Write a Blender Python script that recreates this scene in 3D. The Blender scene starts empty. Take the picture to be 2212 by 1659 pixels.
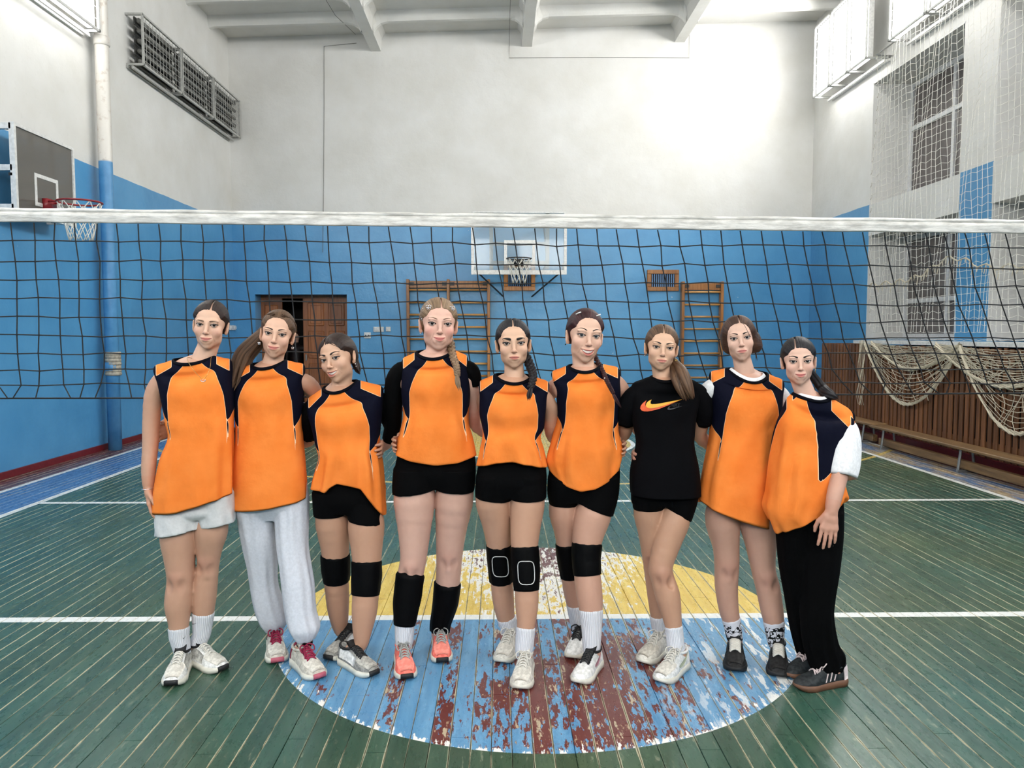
import bpy, bmesh, math, random
import numpy as np
from mathutils import Vector, Matrix
random.seed(7)
RNG = np.random.default_rng(7)
SC = bpy.context.scene
COL = SC.collection
PI = math.pi

# ------------------------------------------------------------------ camera
FPX, IW, IH, CAMH = 1650.0, 2212.0, 1659.0, 1.55
YAW = math.atan((1106 - 1079) / FPX)
PITCH = math.atan((829.5 - 722) / FPX)
cam_data = bpy.data.cameras.new('camera')
cam_data.sensor_fit = 'HORIZONTAL'
cam_data.sensor_width = 36.0
cam_data.lens = 36.0 * FPX / IW
cam_data.clip_start, cam_data.clip_end = 0.05, 200
cam = bpy.data.objects.new('camera', cam_data)
COL.objects.link(cam)
cam.location = (0, 0, CAMH)
cam.rotation_euler = (PI / 2 - PITCH, 0, -YAW)
SC.camera = cam

# ------------------------------------------------------------------ world, exposure
world = bpy.data.worlds.new('world')
SC.world = world
world.use_nodes = True
world.node_tree.nodes['Background'].inputs[0].default_value = (0.80, 0.88, 1.0, 1)
world.node_tree.nodes['Background'].inputs[1].default_value = 0.35
SC.view_settings.view_transform = 'Standard'
SC.view_settings.look = 'None'
SC.view_settings.exposure = 0.58
SC.view_settings.gamma = 1.0
SC.view_settings.use_curve_mapping = False
SC.cycles.use_light_tree = False
SC.cycles.max_bounces = 4
SC.cycles.diffuse_bounces = 3
SC.cycles.glossy_bounces = 2
SC.cycles.transmission_bounces = 3
SC.cycles.transparent_max_bounces = 6
SC.cycles.adaptive_threshold = 0.05
SC.cycles.caustics_reflective = False
SC.cycles.caustics_refractive = False
LAMP = 15.0                       # radiance of the lit wall luminaires
LAMP_COL = (1.0, 0.985, 0.955)

# pixel (2212 x 1659 frame) -> points of the place
_F = np.array([math.sin(YAW) * math.cos(PITCH), math.cos(YAW) * math.cos(PITCH), -math.sin(PITCH)])
_R = np.array([math.cos(YAW), -math.sin(YAW), 0.0])
_U = np.cross(_R, _F)
CAMP = np.array([0, 0, CAMH])
def ray(px, py):
    return _F + _R * ((px - IW / 2) / FPX) - _U * ((py - IH / 2) / FPX)
def at(px, py, Y):
    r = ray(px, py); return CAMP + r * (Y / r[1])
def onx(px, py, X):
    r = ray(px, py); return CAMP + r * (X / r[0])
def onfloor(px, py, z=0.0):
    r = ray(px, py); return CAMP + r * ((z - CAMH) / r[2])

# ------------------------------------------------------------------ object helpers
def wloc(o):
    v = np.zeros(3)
    while o is not None:
        v = v + np.array(o.location); o = o.parent
    return v
def tag(o, label=None, cat=None, group=None, kind=None):
    if label: o['label'] = label
    if cat: o['category'] = cat
    if group: o['group'] = group
    if kind: o['kind'] = kind
    return o
def empty(name, loc, label=None, cat=None, group=None, parent=None):
    o = bpy.data.objects.new(name, None); COL.objects.link(o)
    o.empty_display_size = 0.1
    p = np.zeros(3) if parent is None else wloc(parent)
    o.parent = parent
    o.location = tuple(np.array(loc, float) - p)
    return tag(o, label, cat, group)
def mk(name, V, F, mats, parent=None, smooth=False, origin=None, midx=None, attrs=None, cols=None):
    V = np.asarray(V, float)
    if origin is None:
        if parent is not None and parent.type == 'EMPTY': origin = wloc(parent)
        else:
            lo, hi = V.min(0), V.max(0); origin = np.array([(lo[0]+hi[0])/2, (lo[1]+hi[1])/2, lo[2]])
    origin = np.array(origin, float)
    me = bpy.data.meshes.new(name)
    if isinstance(F, np.ndarray):
        n = len(F); k = F.shape[1]
        me.vertices.add(len(V)); me.vertices.foreach_set('co', (V - origin).astype(np.float32).ravel())
        me.loops.add(n * k); me.loops.foreach_set('vertex_index', F.astype(np.int32).ravel())
        me.polygons.add(n)
        me.polygons.foreach_set('loop_start', np.arange(0, n * k, k, dtype=np.int32))
        me.update(calc_edges=True); me.validate()
    else:
        me.from_pydata([tuple(v) for v in (V - origin)], [], [tuple(f) for f in F]); me.update()
    if not isinstance(mats, (list, tuple)): mats = [mats]
    for m in mats: me.materials.append(m)
    if midx is not None: me.polygons.foreach_set('material_index', np.asarray(midx, dtype=np.int32))
    if smooth: me.polygons.foreach_set('use_smooth', np.ones(len(me.polygons), dtype=bool))
    if attrs:
        for k2, a in attrs.items():
            a = np.asarray(a, np.float32)
            if a.ndim == 1:
                at_ = me.attributes.new(k2, 'FLOAT', 'POINT'); at_.data.foreach_set('value', a)
            else:
                at_ = me.attributes.new(k2, 'FLOAT_VECTOR', 'POINT'); at_.data.foreach_set('vector', a.ravel())
    o = bpy.data.objects.new(name, me); COL.objects.link(o)
    p = np.zeros(3) if parent is None else wloc(parent)
    o.parent = parent
    o.location = tuple(origin - p)
    return o
def inst(src, loc, parent=None, name=None):
    o = src.copy(); COL.objects.link(o); o.parent = parent
    if name: o.name = name
    p = np.zeros(3) if parent is None else wloc(parent)
    o.location = tuple(np.array(loc, float) - p)
    return o
BOXF = [(0,3,2,1),(4,5,6,7),(0,1,5,4),(1,2,6,5),(2,3,7,6),(3,0,4,7)]
def boxv(x0,x1,y0,y1,z0,z1):
    return [(x0,y0,z0),(x1,y0,z0),(x1,y1,z0),(x0,y1,z0),(x0,y0,z1),(x1,y0,z1),(x1,y1,z1),(x0,y1,z1)]
class MB:
    """collects simple shapes into one mesh (one part)"""
    def __init__(s): s.V, s.F = [], []
    def add(s, V, F):
        b = len(s.V); s.V += [tuple(v) for v in V]; s.F += [tuple(i + b for i in f) for f in F]; return s
    def box(s, *a): return s.add(boxv(*a), BOXF)
    def bbox(s, x0,x1,y0,y1,z0,z1, b=0.004):
        """box with chamfered vertical-ish edges on all sides"""
        bm = bmesh.new()
        vs = [bm.verts.new(v) for v in boxv(x0,x1,y0,y1,z0,z1)]
        for f in BOXF: bm.faces.new([vs[i] for i in f])
        bmesh.ops.bevel(bm, geom=bm.edges[:], offset=b, segments=1, affect='EDGES')
        bm.verts.index_update()
        s.add([tuple(v.co) for v in bm.verts], [[v.index for v in f.verts] for f in bm.faces]); bm.free(); return s
    def tube(s, pts, r, n=8, cap=True, closed=False):
        V, F = tube(pts, r, n, cap, closed); return s.add(V, F)
    def build(s, name, mat, parent=None, smooth=False, **k):
        return mk(name, s.V, s.F, mat, parent, smooth, **k)
def frames(P, closed=False):
    P = np.asarray(P, float); n = len(P)
    T = np.zeros_like(P)
    if closed: T = np.roll(P, -1, 0) - np.roll(P, 1, 0)
    else:
        T[1:-1] = P[2:] - P[:-2]; T[0] = P[1] - P[0]; T[-1] = P[-1] - P[-2]
    T /= np.linalg.norm(T, axis=1)[:, None] + 1e-12
    up = np.array([0, 0, 1.0]) if abs(T[0][2]) < 0.9 else np.array([0, 1.0, 0])
    N = np.cross(up, T[0]); N /= np.linalg.norm(N)
    Ns = [N]
    for i in range(1, n):
        N = Ns[-1] - T[i] * np.dot(Ns[-1], T[i]); N /= np.linalg.norm(N) + 1e-12; Ns.append(N)
    Ns = np.array(Ns); B = np.cross(T, Ns)
    return T, Ns, B
def tube(pts, r, n=8, cap=True, closed=False):
    P = np.asarray(pts, float); m = len(P)
    R = np.full(m, r) if np.isscalar(r) else np.asarray(r, float)
    T, N, B = frames(P, closed)
    a = np.arange(n) * 2 * PI / n
    V = (P[:, None] + R[:, None, None] * (np.cos(a)[None, :, None] * N[:, None] + np.sin(a)[None, :, None] * B[:, None])).reshape(-1, 3)
    F = []
    for i in range(m if closed else m - 1):
        j = (i + 1) % m
        for k in range(n):
            l = (k + 1) % n
            F.append((i*n+k, i*n+l, j*n+l, j*n+k))
    if cap and not closed:
        F.append(tuple(range(n))[::-1]); F.append(tuple((m-1)*n + k for k in range(n)))
    return V, F
def spline(pts, n=24):
    """Catmull-Rom through pts"""
    P = np.asarray(pts, float); m = len(P)
    Q = np.vstack([2*P[0]-P[1], P, 2*P[-1]-P[-2]])
    t = np.linspace(0, m - 1 - 1e-9, n); i = t.astype(int); u = (t - i)[:, None]
    a, b, c, d = Q[i], Q[i+1], Q[i+2], Q[i+3]
    return 0.5*((2*b)+(-a+c)*u+(2*a-5*b+4*c-d)*u*u+(-a+3*b-3*c+d)*u**3)

# ------------------------------------------------------------------ material helpers
def srgb(r, g, b):
    f = lambda c: (c/255)/12.92 if c/255 <= 0.04045 else (((c/255)+0.055)/1.055)**2.4
    return (f(r), f(g), f(b), 1.0)
class Mat:
    def __init__(s, name, rough=0.5, color=None, metal=0.0, spec=0.5):
        s.m = bpy.data.materials.new(name); s.m.use_nodes = True
        s.t = s.m.node_tree; s.b = s.t.nodes['Principled BSDF']
        s.b.inputs['Roughness'].default_value = rough
        s.b.inputs['Metallic'].default_value = metal
        s.b.inputs['Specular IOR Level'].default_value = spec
        if color is not None: s.set('Base Color', color)
    def n(s, typ, **kw):
        nd = s.t.nodes.new(typ)
        for k, v in kw.items(): setattr(nd, k, v)
        return nd
    def put(s, sock, v):
        if v is None: return
        if isinstance(v, bpy.types.NodeSocket): s.t.links.new(v, sock)
        elif isinstance(v, (tuple, list)):
            sock.default_value = v if len(v) == len(sock.default_value) else tuple(v)[:len(sock.default_value)]
        else:
            try: sock.default_value = v
            except TypeError: sock.default_value = (v,) * len(sock.default_value)
    def set(s, name, v): s.put(s.b.inputs[name], v); return s
    def math(s, op, a, b=None, c=None, clamp=False):
        nd = s.n('ShaderNodeMath', operation=op, use_clamp=clamp)
        s.put(nd.inputs[0], a); s.put(nd.inputs[1], b); s.put(nd.inputs[2], c); return nd.outputs[0]
    def vmath(s, op, a, b=None):
        nd = s.n('ShaderNodeVectorMath', operation=op); s.put(nd.inputs[0], a); s.put(nd.inputs[1], b)
        return nd.outputs[1] if op in ('LENGTH', 'DISTANCE', 'DOT_PRODUCT') else nd.outputs[0]
    def mix(s, f, a, b):
        nd = s.n('ShaderNodeMix', data_type='RGBA'); s.put(nd.inputs[0], f); s.put(nd.inputs[6], a); s.put(nd.inputs[7], b); return nd.outputs[2]
    def step(s, v, lo, hi):
        nd = s.n('ShaderNodeMapRange'); s.put(nd.inputs[0], v); nd.inputs[1].default_value = lo; nd.inputs[2].default_value = hi
        nd.inputs[3].default_value = 0; nd.inputs[4].default_value = 1; nd.clamp = True; return nd.outputs[0]
    def noise(s, vec=None, scale=5, detail=3, rough=0.5, sc3=None):
        if sc3 is not None: vec = s.vmath('MULTIPLY', vec, sc3)
        nd = s.n('ShaderNodeTexNoise'); s.put(nd.inputs['Vector'], vec)
        nd.inputs['Scale'].default_value = scale; nd.inputs['Detail'].default_value = detail; nd.inputs['Roughness'].default_value = rough
        return nd.outputs[0]
    def pos(s): return s.n('ShaderNodeNewGeometry').outputs['Position']
    def obj(s): return s.n('ShaderNodeTexCoord').outputs['Object']
    def attr(s, name): return s.n('ShaderNodeAttribute', attribute_name=name)
    def sep(s, v):
        nd = s.n('ShaderNodeSeparateXYZ'); s.put(nd.inputs[0], v); return nd.outputs
    def comb(s, x, y, z):
        nd = s.n('ShaderNodeCombineXYZ'); s.put(nd.inputs[0], x); s.put(nd.inputs[1], y); s.put(nd.inputs[2], z); return nd.outputs[0]
    def bump(s, h, strength=0.3, dist=0.002):
        nd = s.n('ShaderNodeBump'); nd.inputs['Strength'].default_value = strength; nd.inputs['Distance'].default_value = dist
        s.put(nd.inputs['Height'], h); s.put(s.b.inputs['Normal'], nd.outputs[0]); return s
def plain(name, rgb, rough=0.5, metal=0.0, var=0.12, scale=30, bump=0.0, spec=0.5):
    """a colour with fine procedural variation"""
    M = Mat(name, rough, metal=metal, spec=spec)
    c = srgb(*rgb); d = tuple(max(0, x * (1 - 2 * var)) for x in c[:3]) + (1,)
    nz = M.noise(M.obj(), scale, 3)
    M.set('Base Color', M.mix(M.step(nz, 0.3, 0.7), d, c))
    if bump: M.bump(nz, bump, 0.002)
    return M.m
# ================================================================== materials of the place
XL, XR, YB = -5.33, 6.30, 15.5            # left wall, right wall, back wall
ZB = 3.76                                 # top of the blue paint
YN0, YN1, YP1, YN2 = 13.07, 10.5, 9.8, 7.25  # window niches of the right wall
def ceil_z(x): return 7.56 + 0.035 * (x - 0.5)

def mat_wall(name, two_tone=True):
    M = Mat(name, 0.55)
    P = M.pos(); x, y, z = M.sep(P)
    n1 = M.noise(P, 1.3, 3, 0.6); n2 = M.noise(P, 22, 3, 0.6)
    white = M.mix(M.step(n1, 0.3, 0.75), srgb(214, 213, 208), srgb(226, 226, 224))
    white = M.mix(M.math('MULTIPLY', M.step(n2, 0.6, 0.8), 0.25), white, srgb(196, 194, 186))
    if two_tone:
        blue = M.mix(M.step(n1, 0.3, 0.75), srgb(74, 142, 192), srgb(90, 158, 206))
        chip = M.math('MULTIPLY', M.step(M.noise(P, 9, 3, 0.7), 0.735, 0.745), 1.0)
        blue = M.mix(chip, blue, srgb(170, 190, 205))
        edge = M.math('ADD', z, M.math('MULTIPLY', M.noise(P, 3, 2), 0.02))
        col = M.mix(M.step(edge, ZB, ZB + 0.004), blue, white)
        M.set('Roughness', M.step(z, ZB - 3, ZB + 0.5)); M.set('Roughness', M.mix(M.step(edge, ZB, ZB+0.01), (0.32,)*3+(1,), (0.7,)*3+(1,)))
    else: col = white
    M.set('Base Color', col)
    M.bump(M.noise(P, 5, 3, 0.65), 0.35, 0.02)
    return M.m
M_wall = mat_wall('wall_paint')
M_white = mat_wall('white_plaster', False)
M_ceil = mat_wall('ceiling_whitewash', False)
M_whitepaint = plain('white_enamel', (232, 232, 230), 0.35)
M_frame = plain('window_frame_white', (228, 229, 230), 0.3)
M_pane = plain('window_pane_dusk', (112, 106, 104), 0.12, var=0.1, scale=6)
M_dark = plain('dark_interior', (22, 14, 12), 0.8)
M_steel = plain('grey_steel', (150, 150, 148), 0.4, 0.6)
M_tubeoff = plain('unlit_tube', (120, 120, 116), 0.35)
M_reflect = plain('dusty_reflector', (62, 62, 60), 0.5)
M_cage = plain('grey_enamel', (188, 188, 184), 0.4)
M_steeld = plain('dark_steel', (70, 70, 70), 0.45, 0.7)
M_cable = plain('grey_cable', (110, 108, 104), 0.6)
M_red = plain('red_brown_paint', (116, 34, 40), 0.4)
M_hoop = plain('hoop_red', (140, 30, 38), 0.35)
M_rope_w = plain('white_cord', (236, 234, 226), 0.8)
M_rope_c = plain('cream_cord', (214, 204, 182), 0.85)
M_rope_g = plain('grey_cord', (196, 193, 184), 0.85)
M_rope_b = plain('black_cord', (10, 10, 14), 0.7)
M_tape = Mat('net_tape_vinyl', 0.4)
_p = M_tape.pos(); _nz = M_tape.noise(_p, 1, 4, 0.6, sc3=(9, 40, 40))
M_tape.set('Base Color', M_tape.mix(M_tape.step(_nz, 0.35, 0.6), srgb(176, 174, 168), srgb(216, 214, 208))); M_tape.bump(_nz, 0.6, 0.01)
M_tape = M_tape.m
def mat_wood(name, c1, c2, rough=0.4, axis=2):
    M = Mat(name, rough)
    P = M.pos(); s3 = [26, 26, 26]; s3[axis] = 2.0
    g = M.noise(P, 1, 5, 0.65, sc3=tuple(s3)); k = M.noise(P, 1.1, 2)
    oi = M.n('ShaderNodeObjectInfo').outputs['Random']
    c = M.mix(M.step(g, 0.3, 0.7), srgb(*c1), srgb(*c2))
    hsv = M.n('ShaderNodeHueSaturation'); hsv.inputs['Fac'].default_value = 1
    M.put(hsv.inputs['Value'], M.math('ADD', 0.72, M.math('MULTIPLY', oi, 0.5))); M.put(hsv.inputs['Color'], c)
    M.set('Base Color', hsv.outputs[0]); M.bump(g, 0.25, 0.003)
    return M.m
M_slat = mat_wood('slat_wood', (96, 60, 38), (142, 96, 62), 0.5, 2)
M_bench = mat_wood('bench_wood', (96, 72, 46), (150, 118, 80), 0.4, 1)
M_bars = mat_wood('wall_bar_wood', (138, 86, 40), (186, 128, 70), 0.35, 2)
M_rung = mat_wood('rung_wood', (168, 118, 62), (206, 158, 98), 0.3, 0)
M_door = mat_wood('door_wood', (122, 70, 36), (168, 104, 58), 0.35, 2)
def glass(name, tint, alpha_mix, rough=0.05):
    M = Mat(name, rough); M.set('Base Color', tint)
    tr = M.n('ShaderNodeBsdfTransparent'); tr.inputs[0].default_value = (0.93, 0.96, 0.97, 1)
    mx = M.n('ShaderNodeMixShader'); mx.inputs[0].default_value = alpha_mix
    M.t.links.new(tr.outputs[0], mx.inputs[1]); M.t.links.new(M.b.outputs[0], mx.inputs[2])
    out = [n for n in M.t.nodes if n.type == 'OUTPUT_MATERIAL'][0]
    M.t.links.new(mx.outputs[0], out.inputs[0]); return M.m
M_glass = glass('board_glass', srgb(190, 205, 215), 0.28)
M_acryl = glass('board_acrylic', srgb(108, 104, 98), 0.80, 0.15)
def emit(name, col, strength):
    M = Mat(name, 0.5, (0.9, 0.9, 0.9, 1)); M.set('Emission Color', tuple(col) + (1,)); M.set('Emission Strength', strength); return M.m
M_lamp = emit('lamp_tubes', LAMP_COL, LAMP)

# ---- painted plank floor: every colour is paint at a place of the court
PW, PX0 = 0.0782, XL - 0.02
CX, CY, CR = 0.20, 4.10, 1.37
def mat_floor():
    M = Mat('painted_floor', 0.25)
    P = M.pos(); x, y, z = M.sep(P)
    st = M.noise(P, 1, 4, 0.6, sc3=(30, 2.2, 1))                       # streaks along the boards
    fl = M.noise(P, 1, 5, 0.7, sc3=(34, 9, 1))                         # flakes
    big = M.noise(P, 0.55, 3)
    uu = M.math('DIVIDE', M.math('SUBTRACT', x, PX0), PW)
    u = M.math('FRACT', uu); iu = M.math('FLOOR', uu)
    wn = M.n('ShaderNodeTexWhiteNoise', noise_dimensions='1D'); M.put(wn.inputs['W'], iu); rnd = wn.outputs[0]
    edge = M.math('MULTIPLY', M.math('MINIMUM', u, M.math('SUBTRACT', 1, u)), PW)
    g1 = M.mix(M.step(big, 0.35, 0.65), srgb(34, 72, 66), srgb(56, 78, 54))
    g2 = M.mix(M.step(big, 0.35, 0.65), srgb(50, 92, 80), srgb(78, 96, 70))
    col = M.mix(M.step(st, 0.25, 0.75), g1, g2)
    hs = M.n('ShaderNodeHueSaturation'); M.put(hs.inputs['Value'], M.math('ADD', 0.85, M.math('MULTIPLY', rnd, 0.3))); M.put(hs.inputs['Color'], col); col = hs.outputs[0]
    col = M.mix(M.math('MULTIPLY', M.step(fl, 0.60, 0.68), 0.5), col, srgb(150, 156, 132))
    line = srgb(232, 233, 230); yel = srgb(222, 190, 82)
    blu = M.mix(M.step(st, 0.3, 0.7), srgb(78, 134, 178), srgb(108, 162, 200))
    def band(v, a, b): return M.math('MULTIPLY', M.math('GREATER_THAN', v, a), M.math('LESS_THAN', v, b))
    # side bands
    sideb = M.mix(M.step(st, 0.3, 0.7), srgb(62, 104, 160), srgb(84, 124, 176))
    col = M.mix(M.math('LESS_THAN', x, -4.25), col, sideb)
    wornb = M.mix(M.step(M.noise(P, 1, 5, 0.7, sc3=(9, 1.2, 1)), 0.42, 0.56), srgb(86, 118, 160), srgb(168, 148, 118))
    col = M.mix(M.math('GREATER_THAN', x, 4.81), col, wornb)
    brown = M.mix(M.step(st, 0.3, 0.7), srgb(74, 42, 44), srgb(112, 72, 68))
    col = M.mix(M.math('LESS_THAN', x, -4.90), col, brown)
    col = M.mix(M.math('GREATER_THAN', x, 5.30), col, brown)
    # far key and three-point arc
    def dist(cx, cy):
        return M.math('SQRT', M.math('ADD', M.math('POWER', M.math('SUBTRACT', x, cx), 2), M.math('POWER', M.math('SUBTRACT', y, cy), 2)))
    dk = dist(0.42, 10.9)
    key = M.math('MAXIMUM', M.math('LESS_THAN', dk, 1.45), M.math('MULTIPLY', band(x, -1.03, 1.87), M.math('GREATER_THAN', y, 10.9)))
    col = M.mix(M.math('MULTIPLY', key, M.math('SUBTRACT', 1, M.math('MULTIPLY', M.step(fl, 0.5, 0.62), 0.6))), col, yel)
    col = M.mix(M.math('MULTIPLY', band(dk, 1.45, 1.51), M.math('LESS_THAN', y, 11.5)), col, line)
    d3 = dist(0.40, 14.0)
    col = M.mix(M.math('MULTIPLY', band(d3, 6.2, 6.26), M.math('SUBTRACT', 1, M.step(fl, 0.58, 0.66))), col, srgb(210, 180, 90))
    # centre circle
    dc = dist(CX, CY); inside = M.math('LESS_THAN', dc, CR)
    farh = M.math('GREATER_THAN', y, CY)
    wear0 = M.math('SUBTRACT', 1, M.step(M.math('ABSOLUTE', M.math('SUBTRACT', x, CX + 0.05)), 0.15, 1.05))   # worn along the middle boards
    low = M.noise(P, 2.4, 3, 0.6)
    ctr = M.math('SUBTRACT', 1, M.step(M.math('ABSOLUTE', M.math('SUBTRACT', y, CY - 0.80)), 0.2, 1.0))
    wb = M.math('ADD', M.math('ADD', M.math('MULTIPLY', wear0, 0.22), M.math('MULTIPLY', ctr, 0.13)),
         M.math('ADD', M.math('MULTIPLY', fl, 0.95), M.math('SUBTRACT', M.math('MULTIPLY', M.math('SUBTRACT', rnd, 0.5), 0.20), 0.085)))
    wb = M.math('ADD', wb, M.math('MULTIPLY', M.math('SUBTRACT', low, 0.5), 0.5))
    bare = M.mix(M.step(M.noise(P, 1, 4, 0.7, sc3=(22, 5, 1)), 0.37, 0.40), srgb(186, 170, 142), srgb(104, 50, 46))
    bare = M.mix(M.step(M.noise(P, 1, 4, 0.7, sc3=(60, 18, 1)), 0.60, 0.64), bare, srgb(178, 150, 122))
    bc = M.mix(M.step(wb, 0.665, 0.68), blu, bare)
    wf = M.math('MULTIPLY', M.step(x, CX + 0.35, CX + 1.1), M.step(M.noise(P, 1, 4, 0.65, sc3=(20, 4, 1)), 0.56, 0.58)); bc = M.mix(wf, bc, srgb(232, 234, 232))
    rim = M.math('ADD', M.math('MULTIPLY', M.step(dc, CR - 0.24, CR), 0.35), M.math('MULTIPLY', fl, 0.7))
    bc = M.mix(M.math('MULTIPLY', M.step(rim, 0.70, 0.715), M.step(dc, CR - 0.26, CR - 0.05)), bc, srgb(238, 238, 234))
    wy = M.math('ADD', M.math('MULTIPLY', wear0, 0.28), M.math('ADD', M.math('MULTIPLY', fl, 0.85), M.math('MULTIPLY', M.step(y, CY + 0.25, CY + 1.1), 0.13)))
    yc = M.mix(M.step(st, 0.3, 0.7), srgb(214, 178, 70), srgb(236, 208, 104))
    yc = M.mix(M.step(wy, 0.68, 0.70), yc, srgb(236, 234, 226))
    yc = M.mix(M.step(wy, 0.79, 0.81), yc, srgb(108, 66, 60))
    col = M.mix(inside, col, M.mix(farh, bc, yc))
    # white court lines
    ln = band(x, -4.29, -4.22)
    for a, b in ((-4.94, -4.88), (4.78, 4.85), (5.27, 5.33)): ln = M.math('MAXIMUM', ln, band(x, a, b))
    inx = band(x, -4.25, 4.82)
    ln2 = M.math('MAXIMUM', M.math('MAXIMUM', band(y, 4.07, 4.14), band(y, 6.98, 7.05)), band(y, 13.1, 13.17))
    ln = M.math('MAXIMUM', ln, M.math('MULTIPLY', ln2, inx))
    col = M.mix(M.math('MULTIPLY', ln, M.math('SUBTRACT', 1, M.step(fl, 0.63, 0.70))), col, line)
    # worn board edges
    ew = M.math('ADD', M.math('MULTIPLY', M.noise(P, 1, 3, 0.6, sc3=(20, 7, 1)), 0.010), M.math('MULTIPLY', rnd, 0.0035))
    wornm = M.math('MULTIPLY', M.math('LESS_THAN', edge, M.math('SUBTRACT', ew, 0.0030)), M.step(M.noise(P, 1, 3, 0.6, sc3=(14, 0.9, 1)), 0.40, 0.54))
    col = M.mix(M.math('MULTIPLY', wornm, 0.9), col, srgb(188, 182, 154))
    M.set('Base Color', col)
    M.set('Roughness', M.math('ADD', 0.16, M.math('MULTIPLY', fl, 0.26)))
    M.bump(M.noise(P, 1, 2, 0.6, sc3=(32, 6, 1)), 0.25, 0.004)
    return M.m
M_floor = mat_floor()
M_sub = plain('dark_subfloor', (44, 36, 30), 0.9)

# ================================================================== room shell
Y0 = -7.3
floor = tag(mk('floor', boxv(XL - 0.2, XR + 0.9, Y0, YB + 2.0, -0.12, -0.012), BOXF, M_sub), kind='structure')
def plank_mesh(L):
    w, g, b = PW, 0.0022, 0.0016
    x0, x1, xa, xb = g/2, w - g/2, g/2 + b, w - g/2 - b
    V, F = [], []
    for yy in (0, L):
        V += [(x0, yy, -0.02), (x0, yy, -b), (xa, yy, 0), (xb, yy, 0), (x1, yy, -b), (x1, yy, -0.02)]
    for i in range(5): F.append((i, i + 1, i + 7, i + 6))
    F += [(0, 5, 4, 3, 2, 1), (6, 7, 8, 9, 10, 11)]
    return V, [f[::-1] for f in F]
NPL = int((XR + 0.02 - PX0) / PW)
_lens = {}
for i in range(NPL):
    cut = [2.6, 3.05, 2.85, 3.5, 3.2, 5.2, 2.75, 4.4][(i * 5) % 8] if True else 0
    for a, b in ((-1.5, cut), (cut, YB)):
        L = round(b - a - 0.003, 3)
        if L not in _lens:
            V, F = plank_mesh(L)
            _lens[L] = mk('plank', V, F, M_floor, floor, origin=(0, 0, 0))
            _lens[L].location = tuple(np.array([PX0 + i * PW, a, 0]) - wloc(floor))
        else: inst(_lens[L], (PX0 + i * PW, a, 0), floor)
if NPL * PW + PX0 < XR: pass
tag(mk('floor', boxv(XL - 0.2, XR + 0.2, Y0, -1.5, -0.1, -0.001), BOXF, M_floor), kind='structure')

wall_left = tag(mk('wall_left', boxv(XL - 0.3, XL, Y0, YB + 0.3, 0, 7.9), BOXF, M_wall), kind='structure')
tag(mk('baseboard_left', boxv(XL, XL + 0.025, Y0, YB, 0, 0.075), BOXF, M_red), kind='structure')
# back wall with the doorway
dl, dr = at(552, 700, YB)[0], at(750, 700, YB)[0]; dt = at(650, 636, YB)[2]
m = MB(); m.box(XL, dl, YB, YB + 0.45, 0, 8); m.box(dr, XR + 0.9, YB, YB + 0.45, 0, 8); m.box(dl, dr, YB, YB + 0.45, dt, 8)
wall_back = tag(m.build('wall_back', M_wall), kind='structure')
m = MB(); m.box(XL, dl, YB - 0.02, YB, 0, 0.08); m.box(dr, XR, YB - 0.02, YB, 0, 0.08)
tag(m.build('baseboard_back', M_red), kind='structure')
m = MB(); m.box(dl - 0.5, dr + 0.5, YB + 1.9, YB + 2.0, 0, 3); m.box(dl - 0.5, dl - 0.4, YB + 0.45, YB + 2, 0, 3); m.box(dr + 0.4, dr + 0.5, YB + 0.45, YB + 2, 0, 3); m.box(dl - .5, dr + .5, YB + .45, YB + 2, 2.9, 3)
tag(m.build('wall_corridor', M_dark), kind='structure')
# right wall: plain pieces, piers, spandrels, jambs
zt, zs0, zs1, zl = 5.77, 3.22, 3.74, 1.46
m = MB()
m.box(XR, XR + 0.9, YN0, YB + 0.45, 0, 8)
m.box(XR, XR + 0.72, YP1, YN1, 0, 8)
m.box(XR, XR + 0.9, Y0, YN2, 0, 8)
m.box(XR, XR + 0.9, YN2, YP1, zt, 8); m.box(XR, XR + 0.9, YN1, YN0, zt, 8)
m.box(XR, XR + 0.9, YN2, YP1, 0, zl); m.box(XR, XR + 0.9, YN1, YN0, 0, zl)
wall_right = tag(m.build('wall_right', M_wall), kind='structure')
m = MB()
for a, b in ((YN2, YP1), (YN1, YN0)):
    m.box(XR - 0.004, XR + 0.72, a + .0, b, zs0, zs1)              # spandrel
    m.box(XR + 0.72, XR + 0.9, a, b, 0, zt)                        # wall behind the windows
    m.box(XR + 0.002, XR + 0.72, b - 0.02, b, zl, zt)              # white jambs and soffit
    m.box(XR + 0.002, XR + 0.72, a, a + 0.02, zl, zt)
    m.box(XR + 0.002, XR + 0.72, a, b, zt - 0.02, zt)
tag(m.build('trim_1', M_white), kind='structure')
tag(mk('wall_near', boxv(XL - .3, XR + .9, Y0 - 0.3, Y0, 0, 7.9), BOXF, M_wall), kind='structure')

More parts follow.
